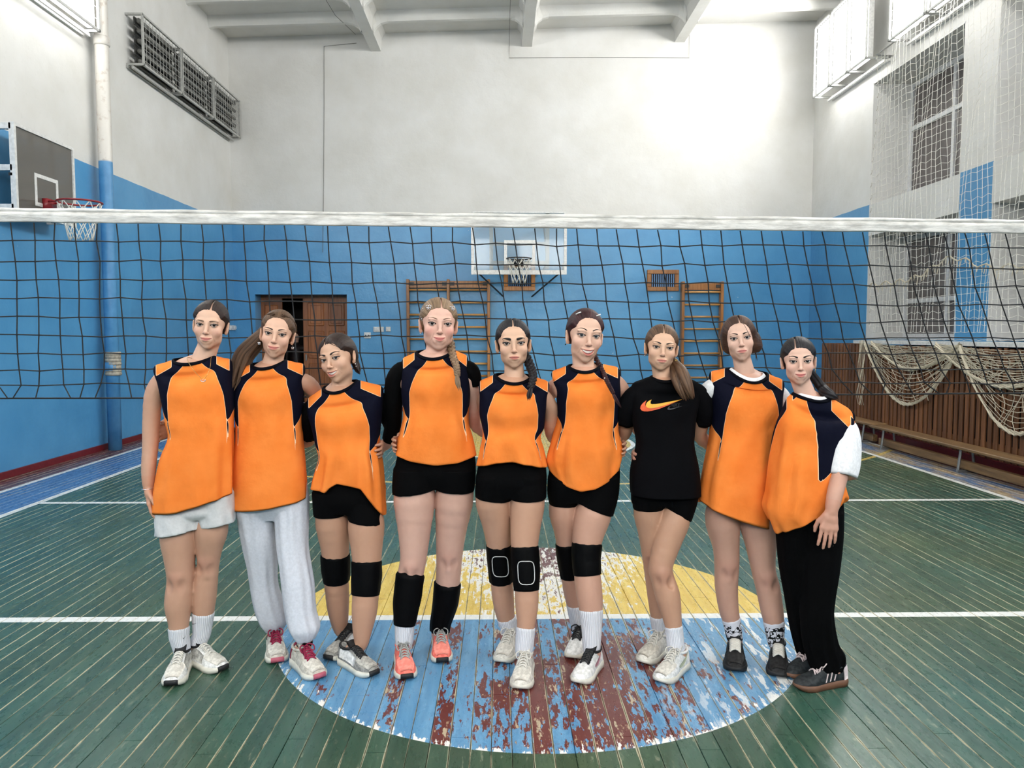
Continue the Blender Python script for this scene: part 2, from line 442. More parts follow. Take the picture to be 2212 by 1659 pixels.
# ceiling: tilted slab, beams and ribs
xs = np.array([XL - 0.3, XR + 0.9]); zz = [ceil_z(x) for x in xs]
V = [(xs[0], Y0, zz[0]), (xs[1], Y0, zz[1]), (xs[1], YB + .3, zz[1]), (xs[0], YB + .3, zz[0])]
V += [(a, b, c + 0.2) for a, b, c in V]
ceiling = tag(mk('ceiling', V, [(0,1,2,3),(4,7,6,5),(0,4,5,1),(1,5,6,2),(2,6,7,3),(3,7,4,0)], M_ceil), kind='structure')
BX = [at(812, 122, YB)[0], at(1138, 109, YB)[0], at(1468, 97, YB)[0]]
for bx in BX:
    z = ceil_z(bx); w1, w2, d = 0.20, 0.10, 0.34
    prof = [(-w1, 0.02), (-w2 - .02, -0.10), (-w2, -d), (w2, -d), (w2 + .02, -0.10), (w1, 0.02)]
    V = [(bx + a, y, z + b) for y in (Y0, YB) for a, b in prof]; n = 6
    F = [(i, (i + 1) % n, n + (i + 1) % n, n + i) for i in range(n)] + [tuple(range(n))[::-1], tuple(range(n, 2 * n))]
    mk('beam', V, [f[::-1] for f in F], M_ceil, ceiling)
edges_x = [XL - 0.28] + BX + [XR + 0.6]
for k in range(4):
    a, b = edges_x[k] + 0.11, edges_x[k + 1] - 0.11
    src = None
    for j in range(14):
        y = YB - 0.95 - j * 1.02
        if src is None:
            V, F = [], []
            xsn = [a, a + 0.06, a + 0.14, a + 0.26, b - 0.26, b - 0.14, b - 0.06, b]
            dn = [0.34, 0.26, 0.20, 0.17, 0.17, 0.20, 0.26, 0.34]
            for x_, d_ in zip(xsn, dn):
                zc = ceil_z(x_)
                for yy, zz_ in ((-0.13, 0.02), (-0.07, -d_ * .75), (-0.045, -d_), (0.045, -d_), (0.07, -d_ * .75), (0.13, 0.02)):
                    V.append((x_, y + yy, zc + zz_))
            for i in range(7):
                for q in range(5): F.append((i*6+q, i*6+q+1, i*6+q+7, i*6+q+6))
            src = mk('rib', V, F, M_ceil, ceiling, origin=((a + b) / 2, y, 7.4), smooth=False)
        else: inst(src, ((a + b) / 2, y, 7.4), ceiling)

# windows in the niches
wi = 0
for (a, b) in ((YN1, YN0), (YN2, YP1)):
    for (z0, z1, tr) in ((zs1 + 0.02, zt - 0.03, 0.62), (zl + 0.03, zs0 - 0.03, 0.36)):
        wi += 1
        xw = XR + 0.66
        yc = b - 0.55 if False else None
        w = tag(empty('window_%d' % wi, (xw, (a + b) / 2, z0)), kind='structure')
        m = MB(); f = 0.07
        m.box(xw - .03, xw + .04, a + .02, b - .02, z0, z0 + f); m.box(xw - .03, xw + .04, a + .02, b - .02, z1 - f, z1)
        m.box(xw - .03, xw + .04, a + .02, a + .02 + f, z0 + f, z1 - f); m.box(xw - .03, xw + .04, b - .02 - f, b - .02, z0 + f, z1 - f)
        ym = (a + b) / 2; zm = z0 + (z1 - z0) * tr
        m.box(xw - .032, xw + .04, ym - f / 2, ym + f / 2, z0 + f, z1 - f)
        m.box(xw - .034, xw + .04, a + .02 + f, b - .02 - f, zm - f / 2, zm + f / 2)
        m.build('window_frame', M_frame, w)
        for (ya, yb_) in ((a + .09, ym - f/2), (ym + f/2, b - .09)):
            for (za, zb_) in ((z0 + f, zm - f/2), (zm + f/2, z1 - f)):
                mk('pane', boxv(xw + .005, xw + .015, ya, yb_, za, zb_), BOXF, M_pane, w)
        mk('window_sill', boxv(xw - .55, xw - .03, a + .02, b - .02, z0 - .02, z0), BOXF, M_frame, w)

# ================================================================== doorway
fy = YB + 0.40
dleaf = tag(empty('door_1', (dr, fy, 0)), kind='structure')
x0, x1 = at(655, 700, fy)[0], dr
m = MB(); m.box(x0, x1, fy, fy + 0.045, 0.01, dt - 0.05); m.build('door_leaf', M_door, dleaf)
npan = 0
for r, (za, zb_) in enumerate(((0.18, 0.95), (1.05, 1.62), (1.72, 2.2))):
    for q in range(2):
        xa = x0 + 0.10 + q * (x1 - x0 - 0.14) / 2; xb = xa + (x1 - x0 - 0.14) / 2 - 0.09
        m = MB(); m.bbox(xa, xb, fy - 0.016, fy + 0.01, za, zb_, 0.014); m.bbox(xa + .05, xb - .05, fy - 0.026, fy, za + .05, zb_ - .05, 0.008)
        m.build('door_panel', M_door, dleaf)
m = MB(); m.tube([(x0 + .06, fy - .05, 1.0), (x0 + .06, fy - .05, 1.14)], .01); m.box(x0 + .045, x0 + .075, fy - .045, fy, 1.02, 1.12); m.build('door_handle', M_steel, dleaf)
dl2 = tag(empty('door_2', (dl, fy, 0)), kind='structure')
xa = at(562, 700, fy)[0]; xb = at(610, 700, fy)[0]
mk('door_leaf', boxv(xa, xb, fy, fy + .045, .01, dt - .05), BOXF, M_door, dl2)
for za, zb_ in ((0.2, 1.0), (1.1, 2.15)): MB().bbox(xa + .1, xb - .08, fy - .016, fy + .01, za, zb_, .014).build('door_panel', M_door, dl2)
m = MB(); m.box(dl, dl + .06, fy - .02, fy + .06, 0, dt); m.box(dr - .02, dr, fy - .06, fy, 0, dt); m.box(dl, dr, fy - .03, fy + .06, dt - .06, dt)
tag(m.build('trim_2', M_door), kind='structure')

# ================================================================== wall luminaires
def luminaire(side, xw, y0, y1, z0, z1, nsec, lit, label, depth=0.36):
    s = 1 if side == 'L' else -1
    xf = xw + s * depth
    t = empty('wall_luminaire', (xw + s * depth / 2, (y0 + y1) / 2, z0), label, 'luminaire', 'caged luminaires high on the walls')
    X = lambda a, b: (min(xw + s*a, xw + s*b), max(xw + s*a, xw + s*b))
    L = (y1 - y0) / nsec
    for k in range(nsec):
        a, b = y0 + k * L + 0.02, y0 + (k + 1) * L - 0.02
        m = MB(); e = 0.028
        for (ya, yb_, za, zb_) in ((a, b, z0, z0 + e), (a, b, z1 - e, z1), (a, a + e, z0 + e, z1 - e), (b - e, b, z0 + e, z1 - e)):
            m.box(*X(depth - e, depth), ya, yb_, za, zb_)
        fr = m.build('cage_frame', M_whitepaint if lit else M_cage, t)
        m = MB(); ng = 9 if lit else 12
        for q in range(1, ng):
            yy = a + (b - a) * q / ng; m.box(*X(depth - .012, depth - .007), yy - .0025, yy + .0025, z0 + e, z1 - e)
        nz = max(4, int((z1 - z0) / (0.13 if lit else 0.075)))
        for q in range(1, nz):
            zq = z0 + (z1 - z0) * q / nz; m.box(*X(depth - .017, depth - .012), a, b, zq - .0025, zq + .0025)
        m.build('wire_mesh', M_whitepaint if lit else M_cage, fr)
        if lit:
            xa_, xb_ = X(depth - .14, depth - .05)
            V = boxv(xa_, xb_, a + .04, b - .04, z0 + .04, z1 - .04); fr_ = 3 if s > 0 else 5
            mk('lamp_diffuser', V, BOXF, [M_whitepaint, M_lamp], t, midx=[1, 0, 0, 1, 0, 0] if s > 0 else [1, 0, 0, 0, 0, 1])
        else:
            for q in range(5):
                zq = z0 + .08 + (z1 - z0 - .16) * q / 4
                m = MB(); xc = xw + s * (depth - .09)
                m.tube([(xc, a + .06, zq), (xc, b - .06, zq)], .034, 8)
                lt = m.build('lamp_tube', M_tubeoff, t, smooth=True)
                mk('reflector', boxv(*X(depth - .16, depth - .14), a + .05, b - .05, zq - .052, zq + .052), BOXF, M_reflect, lt)
        for (ya, yb_) in ((a - .01, a + .02), (b - .02, b + .01)):
            for (za, zb_) in ((z0, z0 + .03), (z1 - .03, z1)):
                mk('bracket', boxv(*X(.0, depth), ya, yb_, za, zb_), BOXF, M_cage, t)
    m = MB(); m.box(*X(.0, .03), y0, y1, z0 - .04, z0); m.box(*X(.08, .11), y0, y1, z0 - .05, z0 - .01)
    m.build('mounting_rail', M_cage if not lit else M_whitepaint, t)
    return t
LZ0, LZ1 = 5.39, 6.12
luminaire('L', XL, 11.27, 15.40, LZ0, LZ1, 3, False, 'unlit grey caged luminaire of three sections on the left wall', 0.25)
luminaire('L', XL, 5.9, 10.11, LZ0, LZ1, 3, True, 'lit caged luminaire in the top left corner beside the pipe', 0.25)
luminaire('R', XR, 12.5, 14.62, 5.98, 7.27, 3, True, 'lit white luminaire at the back right corner of the hall', 0.40)
luminaire('R', XR, 7.7, 11.83, 5.98, 7.27, 4, True, 'lit white luminaire above the window with the hanging net', 0.40)
luminaire('L', XL, 0.6, 4.75, LZ0, LZ1, 3, True, 'lit caged luminaire on the left wall near the camera', 0.25)
luminaire('L', XL, -5.2, -1.0, LZ0, LZ1, 3, True, 'lit caged luminaire on the left wall behind the camera', 0.25)
luminaire('R', XR, 2.2, 6.25, 6.0, 7.25, 4, True, 'lit white luminaire on the right wall near the camera', 0.40)
luminaire('R', XR, -4.2, -0.1, 6.0, 7.25, 4, True, 'lit white luminaire on the right wall behind the camera', 0.40)

def near_fill_lamp(x0, x1, z0, z1, label):  # unseen lamps added on the near wall to light the faces from front
    t = empty('wall_luminaire', ((x0 + x1) / 2, Y0 + .2, z0), label, 'luminaire', 'caged luminaires high on the walls')
    n = 3; L = (x1 - x0) / n
    for k in range(n):
        a, b = x0 + k * L + .02, x0 + (k + 1) * L - .02
        mk('lamp_diffuser', boxv(a, b, Y0 + .2, Y0 + .3, z0, z1), BOXF, [M_whitepaint, M_lamp], t, midx=[0, 0, 0, 0, 1, 0])
        m = MB()
        for q in range(9): xx = a + (b - a) * q / 8; m.box(xx - .004, xx + .004, Y0 + .33, Y0 + .338, z0, z1)
        for q in range(7): zz_ = z0 + (z1 - z0) * q / 6; m.box(a, b, Y0 + .338, Y0 + .346, zz_ - .004, zz_ + .004)
        m.build('wire_mesh', M_whitepaint, t)
    m = MB(); m.box(x0, x1, Y0, Y0 + .2, z0 - .04, z0); m.build('mounting_rail', M_whitepaint, t)
near_fill_lamp(-4.9, -0.4, 4.6, 5.9, 'lit luminaire on the left half of the wall behind the camera')
near_fill_lamp(0.9, 5.4, 4.6, 5.9, 'lit luminaire on the right half of the wall behind the camera')

# ================================================================== pipe on the left wall
px_ = XL + 0.16; py_ = onx(240, 700, px_)[1]
M_pipe = Mat('pipe_paint', 0.4); _P = M_pipe.pos(); _z = M_pipe.sep(_P)[2]
_w = M_pipe.mix(M_pipe.step(M_pipe.noise(_P, 8, 5, .7), .55, .66), srgb(214, 210, 203), srgb(192, 182, 172))
M_pipe.set('Base Color', M_pipe.mix(M_pipe.step(_z, 3.80, 3.82), M_pipe.mix(M_pipe.step(M_pipe.noise(_P, 5, 4, .6), .3, .7), srgb(66, 130, 180), srgb(90, 152, 200)), _w)); M_pipe.bump(M_pipe.noise(_P, 12, 4), .4, .01); M_pipe = M_pipe.m
t = empty('drain_pipe', (px_, py_, 0), 'vertical drain pipe on left wall, blue below and white above', 'pipe')
m = MB(); m.tube([(px_, py_, z) for z in (0, 2, 4, 6, 7.2)], 0.085, 16); m.build('pipe', M_pipe, t, True)
for zc in (1.12, 5.35, 5.95):
    m = MB(); m.tube([(px_, py_, zc - .06), (px_, py_, zc - .05), (px_, py_, zc + .05), (px_, py_, zc + .06)], [.09, .102, .102, .09], 16); m.build('pipe_collar', M_pipe, t, True)
m = MB()
for k in range(7):
    z = 1.0 + .045 * k; m.tube([(px_ + .01, py_, z), (px_ + .01, py_, z + .02), (px_ + .01, py_, z + .045)], [.094, .106 - .004 * (k % 3), .096], 12)
m.build('sealing_wrap', plain('plaster_wrap', (190, 182, 166), .8, var=.25), t, True)

# ================================================================== backboards
def hoop(t, c, axis, r=0.225, netcol=M_rope_w, rim=M_hoop, netlen=0.42):
    """c: rim centre; axis: unit vector from board to rim"""
    c = np.array(c, float)
    ring = [c + r * np.array([math.cos(a), math.sin(a), 0]) for a in np.linspace(0, 2 * PI, 28, endpoint=False)]
    m = MB(); m.tube(ring, 0.011, 8, closed=True)
    ax = np.array(axis, float); side = np.array([-ax[1], ax[0], 0])
    p = c - ax * (r + 0.10)
    for sg in (-1, 1): m.tube([c - ax * (r * .8) + side * .1 * sg, p + side * .06 * sg], .010, 6)
    lo = np.minimum.reduce([p - side * .09 - ax * .05, p + side * .09 + ax * .02]); hi = np.maximum.reduce([p - side * .09 - ax * .05, p + side * .09 + ax * .02])
    m.box(lo[0], hi[0], lo[1], hi[1], c[2] - .10, c[2] + .03)
    m.build('hoop_rim', rim, t, True)
    m = MB(); n = 10
    def rad(v): return r * (1 - .48 * v ** .8)
    for k in range(n):
        for sg in (-1, 1):
            pts = []
            for q in range(9):
                v = q / 8; a = 2 * PI * (k + sg * v * 2.0) / n
                pts.append(c + np.array([math.cos(a) * rad(v), math.sin(a) * rad(v), -netlen * v]))
            m.tube(pts, .006, 4)
    m.build('hoop_net', netcol, t, True)
# on the back wall
YBB = 14.3
bl, br, bt, bb = at(1018, 594, YBB)[0], at(1224, 594, YBB)[0], at(1120, 457, YBB)[2], at(1120, 593, YBB)[2]
t = empty('basketball_backboard', ((bl+br)/2, YBB, bb), 'clear glass basketball backboard with white frame on the back wall', 'backboard')
mk('board', boxv(bl + .03, br - .03, YBB, YBB + .015, bb + .03, bt - .03), BOXF, M_glass, t)
m = MB(); e = 0.05
m.box(bl, br, YBB - .02, YBB + .03, bb, bb + e * 1.6); m.box(bl, br, YBB - .02, YBB + .03, bt - e * .5, bt); m.box(bl, bl + e, YBB - .02, YBB + .03, bb + e*1.6, bt - e * .5); m.box(br - e, br, YBB - .02, YBB + .03, bb + e*1.6, bt - e * .5)
m.build('board_frame', M_whitepaint, t)
tl, tr_, tt, tb = at(1089, 573, YBB)[0], at(1156, 573, YBB)[0], at(1120, 519, YBB)[2], at(1120, 573, YBB)[2]
m = MB(); e = .055; m.box(tl, tr_, YBB - .006, YBB - .001, tb, tb + e); m.box(tl, tr_, YBB - .006, YBB - .001, tt - e, tt); m.box(tl, tl + e, YBB - .006, YBB - .001, tb + e, tt - e); m.box(tr_ - e, tr_, YBB - .006, YBB - .001, tb + e, tt - e)
m.build('target_square', M_whitepaint, t)
m = MB()
for px in (1061, 1183):
    x = at(px, 500, YBB)[0]; m.box(x - .035, x + .035, YBB + .03, YBB + .08, bb + .1, bt - .02)
for z in (tt - .06, tb + .05): m.box(at(1061, 500, YBB)[0], at(1183, 500, YBB)[0], YBB + .035, YBB + .075, z - .035, z + .035)
for px in (1024, 1219):
    x = at(px, 500, YBB)[0]
    for z in (bt - .16, bb + .12): m.box(x - .04, x + .04, YBB + .03, YBB + .06, z - .1, z + .1)
m.build('support_frame', M_steel, t)
m = MB()
for px in (1061, 1183):
    x = at(px, 500, YBB)[0]
    m.tube([(x, YBB + .06, bt - .1), (x, YB, bt - .1)], .025, 6); m.tube([(x, YBB + .06, bb + .2), (x, YB, bb + .2)], .025, 6); m.tube([(x, YBB + .06, bb + .2), (x, YB, bt - .1)], .018, 6)
for sg, px in ((-1, 1024), (1, 1219)):
    x = at(px, 500, YBB)[0]; m.tube([(x, YBB + .05, bb + .1), (x - sg * .55, YB, bb - .35)], .016, 6)
m.build('wall_bracket', M_steeld, t)
hoop(t, (at(1120, 563, YBB)[0], YBB - .38, at(1120, 563, YBB)[2]), (0, -1, 0), 0.225, M_rope_w, M_steeld, .44)
# on the left wall
XBB = -5.02
ya, yb_ = onx(30, 360, XBB)[1], onx(160, 400, XBB)[1]
z1, z0 = onx(30, 264, XBB)[2], onx(30, 458, XBB)[2]
t = empty('basketball_backboard', (XBB, (ya + yb_) / 2, z0), 'grey acrylic backboard with red hoop on the left wall', 'backboard')
mk('board', boxv(XBB - .012, XBB, ya + .02, yb_ - .02, z0 + .02, z1 - .02), BOXF, M_acryl, t)
m = MB(); e = .035
m.box(XBB - .04, XBB + .015, ya, yb_, z0, z0 + e); m.box(XBB - .04, XBB + .015, ya, yb_, z1 - e, z1); m.box(XBB - .04, XBB + .015, ya, ya + e, z0 + e, z1 - e); m.box(XBB - .04, XBB + .015, yb_ - e, yb_, z0 + e, z1 - e)
m.build('board_frame', M_whitepaint, t)
m = MB()
for k in (1, 2): yy = ya + (yb_ - ya) * k / 3; m.box(XBB - .06, XBB - .02, yy - .02, yy + .02, z0, z1)
m.box(XBB - .06, XBB - .02, ya, yb_, z0 + .38, z0 + .41); m.build('support_frame', M_steeld, t)
yc = (ya + yb_) / 2; m = MB(); e = .04; q0, q1 = z0 + .13, z0 + .48
for (a, b, c, d) in ((yc - .22, yc + .22, q0, q0 + e), (yc - .22, yc + .22, q1 - e, q1), (yc - .22, yc - .22 + e, q0 + e, q1 - e), (yc + .22 - e, yc + .22, q0 + e, q1 - e)): m.box(XBB + .001, XBB + .006, a, b, c, d)
m.build('target_square', M_whitepaint, t)
for z in (z0 + .06, (z0 + z1) / 2, z1 - .04):
    for yy in (ya, yb_ - .05): mk('wall_bracket', boxv(XL, XBB - .02, yy, yy + .05, z - .03, z + .03), BOXF, M_whitepaint, t)
hc = onx(181, 440, XBB + .36); hoop(t, (XBB + .36, yc, hc[2]), (1, 0, 0), 0.225)

# ================================================================== wall bars
def wall_bars(pxs, ytop, label, nr=11):
    Yf = YB - 0.02
    xs = [at(p, 800, Yf)[0] for p in pxs]; zt_ = at(pxs[0], ytop, Yf)[2]
    t = empty('wall_bars', ((xs[0] + xs[-1]) / 2, Yf - .08, 0), label, 'wall bars', 'wall bars on the back wall')
    for x in xs:
        MB().bbox(x - .028, x + .028, Yf - .16, Yf, 0, zt_, .006).build('upright', M_bars, t)
    for a, b in zip(xs[:-1], xs[1:]):
        MB().bbox(a + .028, b - .028, Yf - .10, Yf - .06, zt_ - .17, zt_ - .03, .005).build('header_board', M_bars, t)
        m = MB(); m.box(a + .03, a + .12, Yf - .125, Yf - .10, zt_ - .12, zt_ - .06); m.box(b - .12, b - .03, Yf - .125, Yf - .10, zt_ - .12, zt_ - .06); m.build('iron_bracket', M_steeld, t)
        src = None
        zr = zt_ - .21
        gaps = [0.0] + [0.245] * (nr - 1)
        for k, g in enumerate(gaps):
            zr -= (g if k != 1 else .25)
            if zr < .2: break
            if src is None:
                V, F = tube([(a + .02, Yf - .1, zr), ((a + b) / 2, Yf - .1, zr), (b - .02, Yf - .1, zr)], .021, 10)
                src = mk('rung', V, F, M_rung, t, True, origin=((a + b) / 2, Yf - .1, zr))
            else: inst(src, ((a + b) / 2, Yf - .1, zr), t)
wall_bars((884, 970, 1056), 604, 'double bay of wooden wall bars left of the backboard')
wall_bars((1470, 1553), 609, 'single bay of wooden wall bars beside the right vent')
# vents
def vent(px0, px1, py0, py1, label):
    a, b = at(px0, py1, YB), at(px1, py0, YB)
    t = empty('wall_vent', ((a[0] + b[0]) / 2, YB, a[2]), label, 'vent', 'wooden wall vents')
    e = .085; m = MB()
    m.bbox(a[0], b[0], YB - .05, YB, a[2], a[2] + e, .008); m.bbox(a[0], b[0], YB - .05, YB, b[2] - e, b[2], .008); m.bbox(a[0], a[0] + e, YB - .045, YB, a[2] + e, b[2] - e, .008); m.bbox(b[0] - e, b[0], YB - .045, YB, a[2] + e, b[2] - e, .008)
    m.build('vent_frame', M_bars, t)
    mk('backing', boxv(a[0] + e, b[0] - e, YB - .006, YB - .002, a[2] + e, b[2] - e), BOXF, M_dark, t)
    n = 11; w = (b[0] - a[0] - 2 * e) / n; src = None
    for k in range(n):
        x = a[0] + e + w * (k + .5)
        if src is None: src = mk('slat', boxv(x - w * .25, x + w * .25, YB - .03, YB - .01, a[2] + e, b[2] - e), BOXF, M_ventslat, t, origin=(x, YB, a[2]))
        else: inst(src, (x, YB, a[2]), t)
M_ventslat = plain('vent_slat_blue', (92, 130, 176), .4)
vent(1088, 1156, 570, 628, 'wooden framed vent behind the backboard net')
vent(1397, 1466, 583, 629, 'wooden framed vent left of the single wall bars')

# small fittings on the walls
def plate(name, x0, x1, z0, z1, y, label, cat, mat=None, extra=0):
    t = empty(name, ((x0 + x1) / 2, y, z0), label, cat)
    MB().bbox(x0, x1, y - .03, y, z0, z1, .006).build('plate', mat or M_whitepaint, t)
    MB().bbox(x0 + .02, x1 - .02, y - .042, y - .028, z0 + .02, z1 - .02, .005).build('rocker', M_frame, t)
    return t
a, b = at(807, 717, YB), at(829, 706, YB); plate('light_switch', a[0], b[0], a[2], b[2], YB, 'wide white light switch beside the doorway', 'switch')
a, b = at(834, 716, YB), at(844, 706, YB); plate('light_switch', a[0], b[0], a[2], b[2], YB, 'small square white switch nearest the wall bars', 'switch')
a, b = at(787, 731, YB), at(801, 718, YB)
t = plate('wall_socket', a[0], b[0], a[2], b[2], YB, 'white power socket below the switches on the back wall', 'socket')
m = MB()
for sg in (-.03, .03): m.tube([((a[0] + b[0]) / 2 + sg, YB - .046, (a[2] + b[2]) / 2), ((a[0] + b[0]) / 2 + sg, YB - .040, (a[2] + b[2]) / 2)], .012, 8)
m.build('socket_holes', M_dark, t)
a = onx(494, 713, XL); b = onx(508, 703, XL)
t = empty('light_switch', (XL, (a[1] + b[1]) / 2, a[2]), 'white double switch on the left wall near the corner', 'switch')
MB().bbox(XL - .03, XL + .03, a[1], b[1], a[2], b[2], .006).build('plate', M_whitepaint, t)
yy = a[1]
for k in range(2): MB().bbox(XL + .028, XL + .042, a[1] + .03 + k * (b[1] - a[1]) / 2, a[1] - .03 + (k + 1) * (b[1] - a[1]) / 2, a[2] + .02, b[2] - .02, .004).build('rocker', M_frame, t)
# cables
def cable(pts, label, r=.0045):
    m = MB(); m.tube(pts, r, 5); o = m.build('electric_cable', M_cable); tag(o, label, 'cable', 'thin cables on back wall and ceiling'); return o
c = YB - .012
cable([at(697, 545, c), at(699, 400, c), at(700, 250, c), at(700, 100, c), at(770, 93, c)], 'thin cable running down the left part of the back wall')
p = at(1100, 125, c); cable([at(1489, 66, c), at(1489, 125, c), at(1300, 124, c), p, p + np.array([0, 0, .25])], 'thin cable along the top of the back wall under the beams')
p1 = at(1100, 60, 15.3); cable([at(1100, 100, 15.4), (p1[0], 15.3, 7.36), (p1[0], 13, 7.38), (p1[0], 10, 7.38)], 'thin cable hanging along the middle ceiling beam')
cable([(at(770, 93, c)[0], 15.4, 7.40), (at(770, 93, c)[0] - .1, 14, 7.2), (at(770, 93, c)[0] - .25, 12.6, 7.35), (at(770, 93, c)[0] - .3, 11, 7.3)], 'thin cable crossing the ceiling beside the left beam')

# ================================================================== slatted radiator cover, benches
XS = 5.55
t = empty('radiator_cover', (XS + .35, 9.8, 0), 'brown slatted wooden radiator cover along the right wall', 'radiator cover')
src = None; y = 6.3; k = 0
while y < YN0 - .02:
    w = [.066, .072, .06, .07][k % 4]; z1 = 1.40 - .006 * (k % 3)
    if src is None: src = {}
    if (w, z1) not in src:
        V = boxv(XS, XS + .022, y, y + w, .14, z1)
        mm = MB(); mm.bbox(XS, XS + .022, y, y + w, .14, z1, .003); src[(w, z1)] = mm.build('slat', M_slat, t, origin=(XS, y, 0))
    else: inst(src[(w, z1)], (XS, y, 0), t)
    y += .108 + (.006 if k % 5 == 0 else 0); k += 1
m = MB()
for z in (.25, .8, 1.3): m.box(XS + .022, XS + .06, 6.3, YN0, z, z + .07)
m.build('rail', M_slat, t)
mk('backing_board', boxv(XS + .25, XS + .27, 6.3, YN0, 0, 1.38), BOXF, M_dark, t)
mk('end_panel', boxv(XS, XR, YN0 - .02, YN0, 0.14, 1.40), BOXF, M_slat, t)
mk('ledge', boxv(XS - .03, XR + .7, 6.3, 11.85, 1.41, 1.455), BOXF, M_whitepaint, t)
mk('plinth', boxv(XS - .03, XS + .12, 6.3, YN0, 0, .14), BOXF, M_red, t)
for (a, b, lab) in ((10.55, 12.9, 'far low wooden gym bench in front of the slatted cover'), (6.4, 10.45, 'near long wooden gym bench below the draped net')):
    x0 = 5.19 if b > 11 else 5.12
    t = empty('gym_bench', (x0 + .12, (a + b) / 2, 0), lab, 'bench', 'gym benches by the right wall')
    MB().bbox(x0, x0 + .25, a, b, .265, .30, .008).build('seat_plank', M_bench, t)
    MB().bbox(x0 + .09, x0 + .16, a + .1, b - .1, .035, .13, .006).build('lower_beam', M_bench, t)
    n = max(2, int((b - a) / 1.9) + 1)
    for k in range(n):
        yy = a + .3 + (b - a - .6) * k / (n - 1)
        m = MB(); m.tube([(x0 + .03, yy, 0), (x0 + .06, yy, .27)], .016, 8); m.tube([(x0 + .22, yy, 0), (x0 + .19, yy, .27)], .016, 8); m.box(x0 + .02, x0 + .23, yy - .02, yy + .02, 0, .03)
        m.build('leg', M_steel, t)

# ================================================================== protective net on the right wall
XNET = 6.02
def prot_net():
    ya, yb_ = 6.6, onx(1889, 300, XNET)[1]
    zt_ = onx(1889, 122, XNET)[2]; zb_ = 1.47
    t = empty('protective_net', (XNET, (ya + yb_) / 2, 1.46), 'white protective net hanging in front of the right windows', 'net')
    m = MB(); r = .0032; nC = int((yb_ - ya) / .105); nR = int((zt_ - zb_) / .1)
    def pos(i, j):
        y = yb_ - i * .105; z = zt_ - (zt_ - zb_) * j / nR
        s = .012 * math.sin(i * 1.7 + j * .3) + .02 * math.sin(i * .35) * (j / nR)
        sag = .025 * math.sin(j * .9 + i * 3.1) * (i % 2)
        return np.array([XNET + s + .05 * math.sin(i * .5 + .2 * j) * .5, y + .008 * math.sin(j * .8 + i), z - sag - .01 * (i % 2)])
    for i in range(nC): m.tube([pos(i, j) for j in range(0, nR + 1, 2)], r, 3, False)
    for j in range(nR + 1): m.tube([pos(i, j) for i in range(nC)], r, 3, False)
    m.build('cord_mesh', M_rope_w, t)
    m = MB(); m.tube([(XNET, ya, zt_ + .01), (XNET, yb_ + .02, zt_)], .012, 6); m.tube([(XNET, yb_ + .02, zt_), (XR, yb_ + .05, zt_)], .012, 6); m.build('hanging_cable', M_steel, t)
    m = MB()
    for q in range(nR // 2):
        p = pos(0, q * 2); m.tube([p + np.array([0, .0, 0]), p + np.array([.01, .02, -.03]), p + np.array([-.01, .015, -.07])], .007, 4)
    m.build('edge_rope', M_rope_g, t)
    zr = onx(1960, 606, XNET)[2]
    pts = [np.array([XNET - .02, yb_ - .02 - q * .085, zr + .035 * math.sin(q * 1.3) + .22 * math.exp(-((q - 26) / 7) ** 2)]) for q in range(int((yb_ - ya) / .085))]
    m = MB(); m.tube(pts, .010, 5)
    for q, p in enumerate(pts): m.tube([p, p + np.array([-.01, .03 * math.sin(q * 2), -.06 - .03 * (q % 3)])], .006, 4)
    m.build('knotted_band', M_rope_c, t)
    # gathered swags over the cover
    m = MB(); xs = XS - .06
    def swag(y0, y1, z0, z1, dep, seed):
        rr = random.Random(seed)
        n = 16
        for q in range(15):
            v = (q / 14); d = dep * (0.12 + .88 * v)
            pts = []
            for k in range(n + 1):
                s = k / n; pts.append((xs - .02 * v - .02 * rr.random(), y0 + (y1 - y0) * (s + .03 * (rr.random() - .5) * (0 < s < 1)), z0 + (z1 - z0) * s - d * (1 - abs(2 * s - 1) ** 1.9) - .012 * rr.random()))
            m.tube(pts, .0045, 3, False)
        for q in range(14):
            s = (q + 1) / 15; pts = []
            for k in range(8):
                v = k / 7; d = dep * (0.12 + .88 * v)
                pts.append((xs - .03 * v, y0 + (y1 - y0) * (s + .07 * math.sin(v * 5 + q)), z0 + (z1 - z0) * s - d * (1 - abs(2 * s - 1) ** 1.9)))
            m.tube(pts, .0045, 3, False)
        for e in range(4):
            pts = []
            for k in range(25):
                s = k / 24; pts.append((xs - .03 + .012 * math.sin(k * 1.3 + e * 2), y0 + (y1 - y0) * s, z0 + (z1 - z0) * s - dep * (1 - abs(2 * s - 1) ** 1.9) + .018 * math.cos(k * 1.7 + e * 1.6)))
            m.tube(pts, .011, 4, False)
    Ya, Yb, Yc = onx(1872, 760, xs)[1], onx(2078, 765, xs)[1], 6.9
    swag(Ya, Yb, 1.42, 1.40, .80, 1)
    swag(Yb, Yc, 1.40, 1.44, .92, 2)
    swag(Yb + .5, Yc, 1.43, 1.44, .45, 3); swag(Ya - .2, Yb, 1.43, 1.43, .34, 4)
    for e in range(7):
        pts = [(xs - .01 + .02 * math.sin(k + e), Ya + .22 - .03 * e + .03 * math.sin(k * 1.1 + e), 1.46 - .07 * k) for k in range(15)]
        m.tube(pts, .0045, 3, False)
    m.build('gathered_swag', M_rope_c, t)
prot_net()

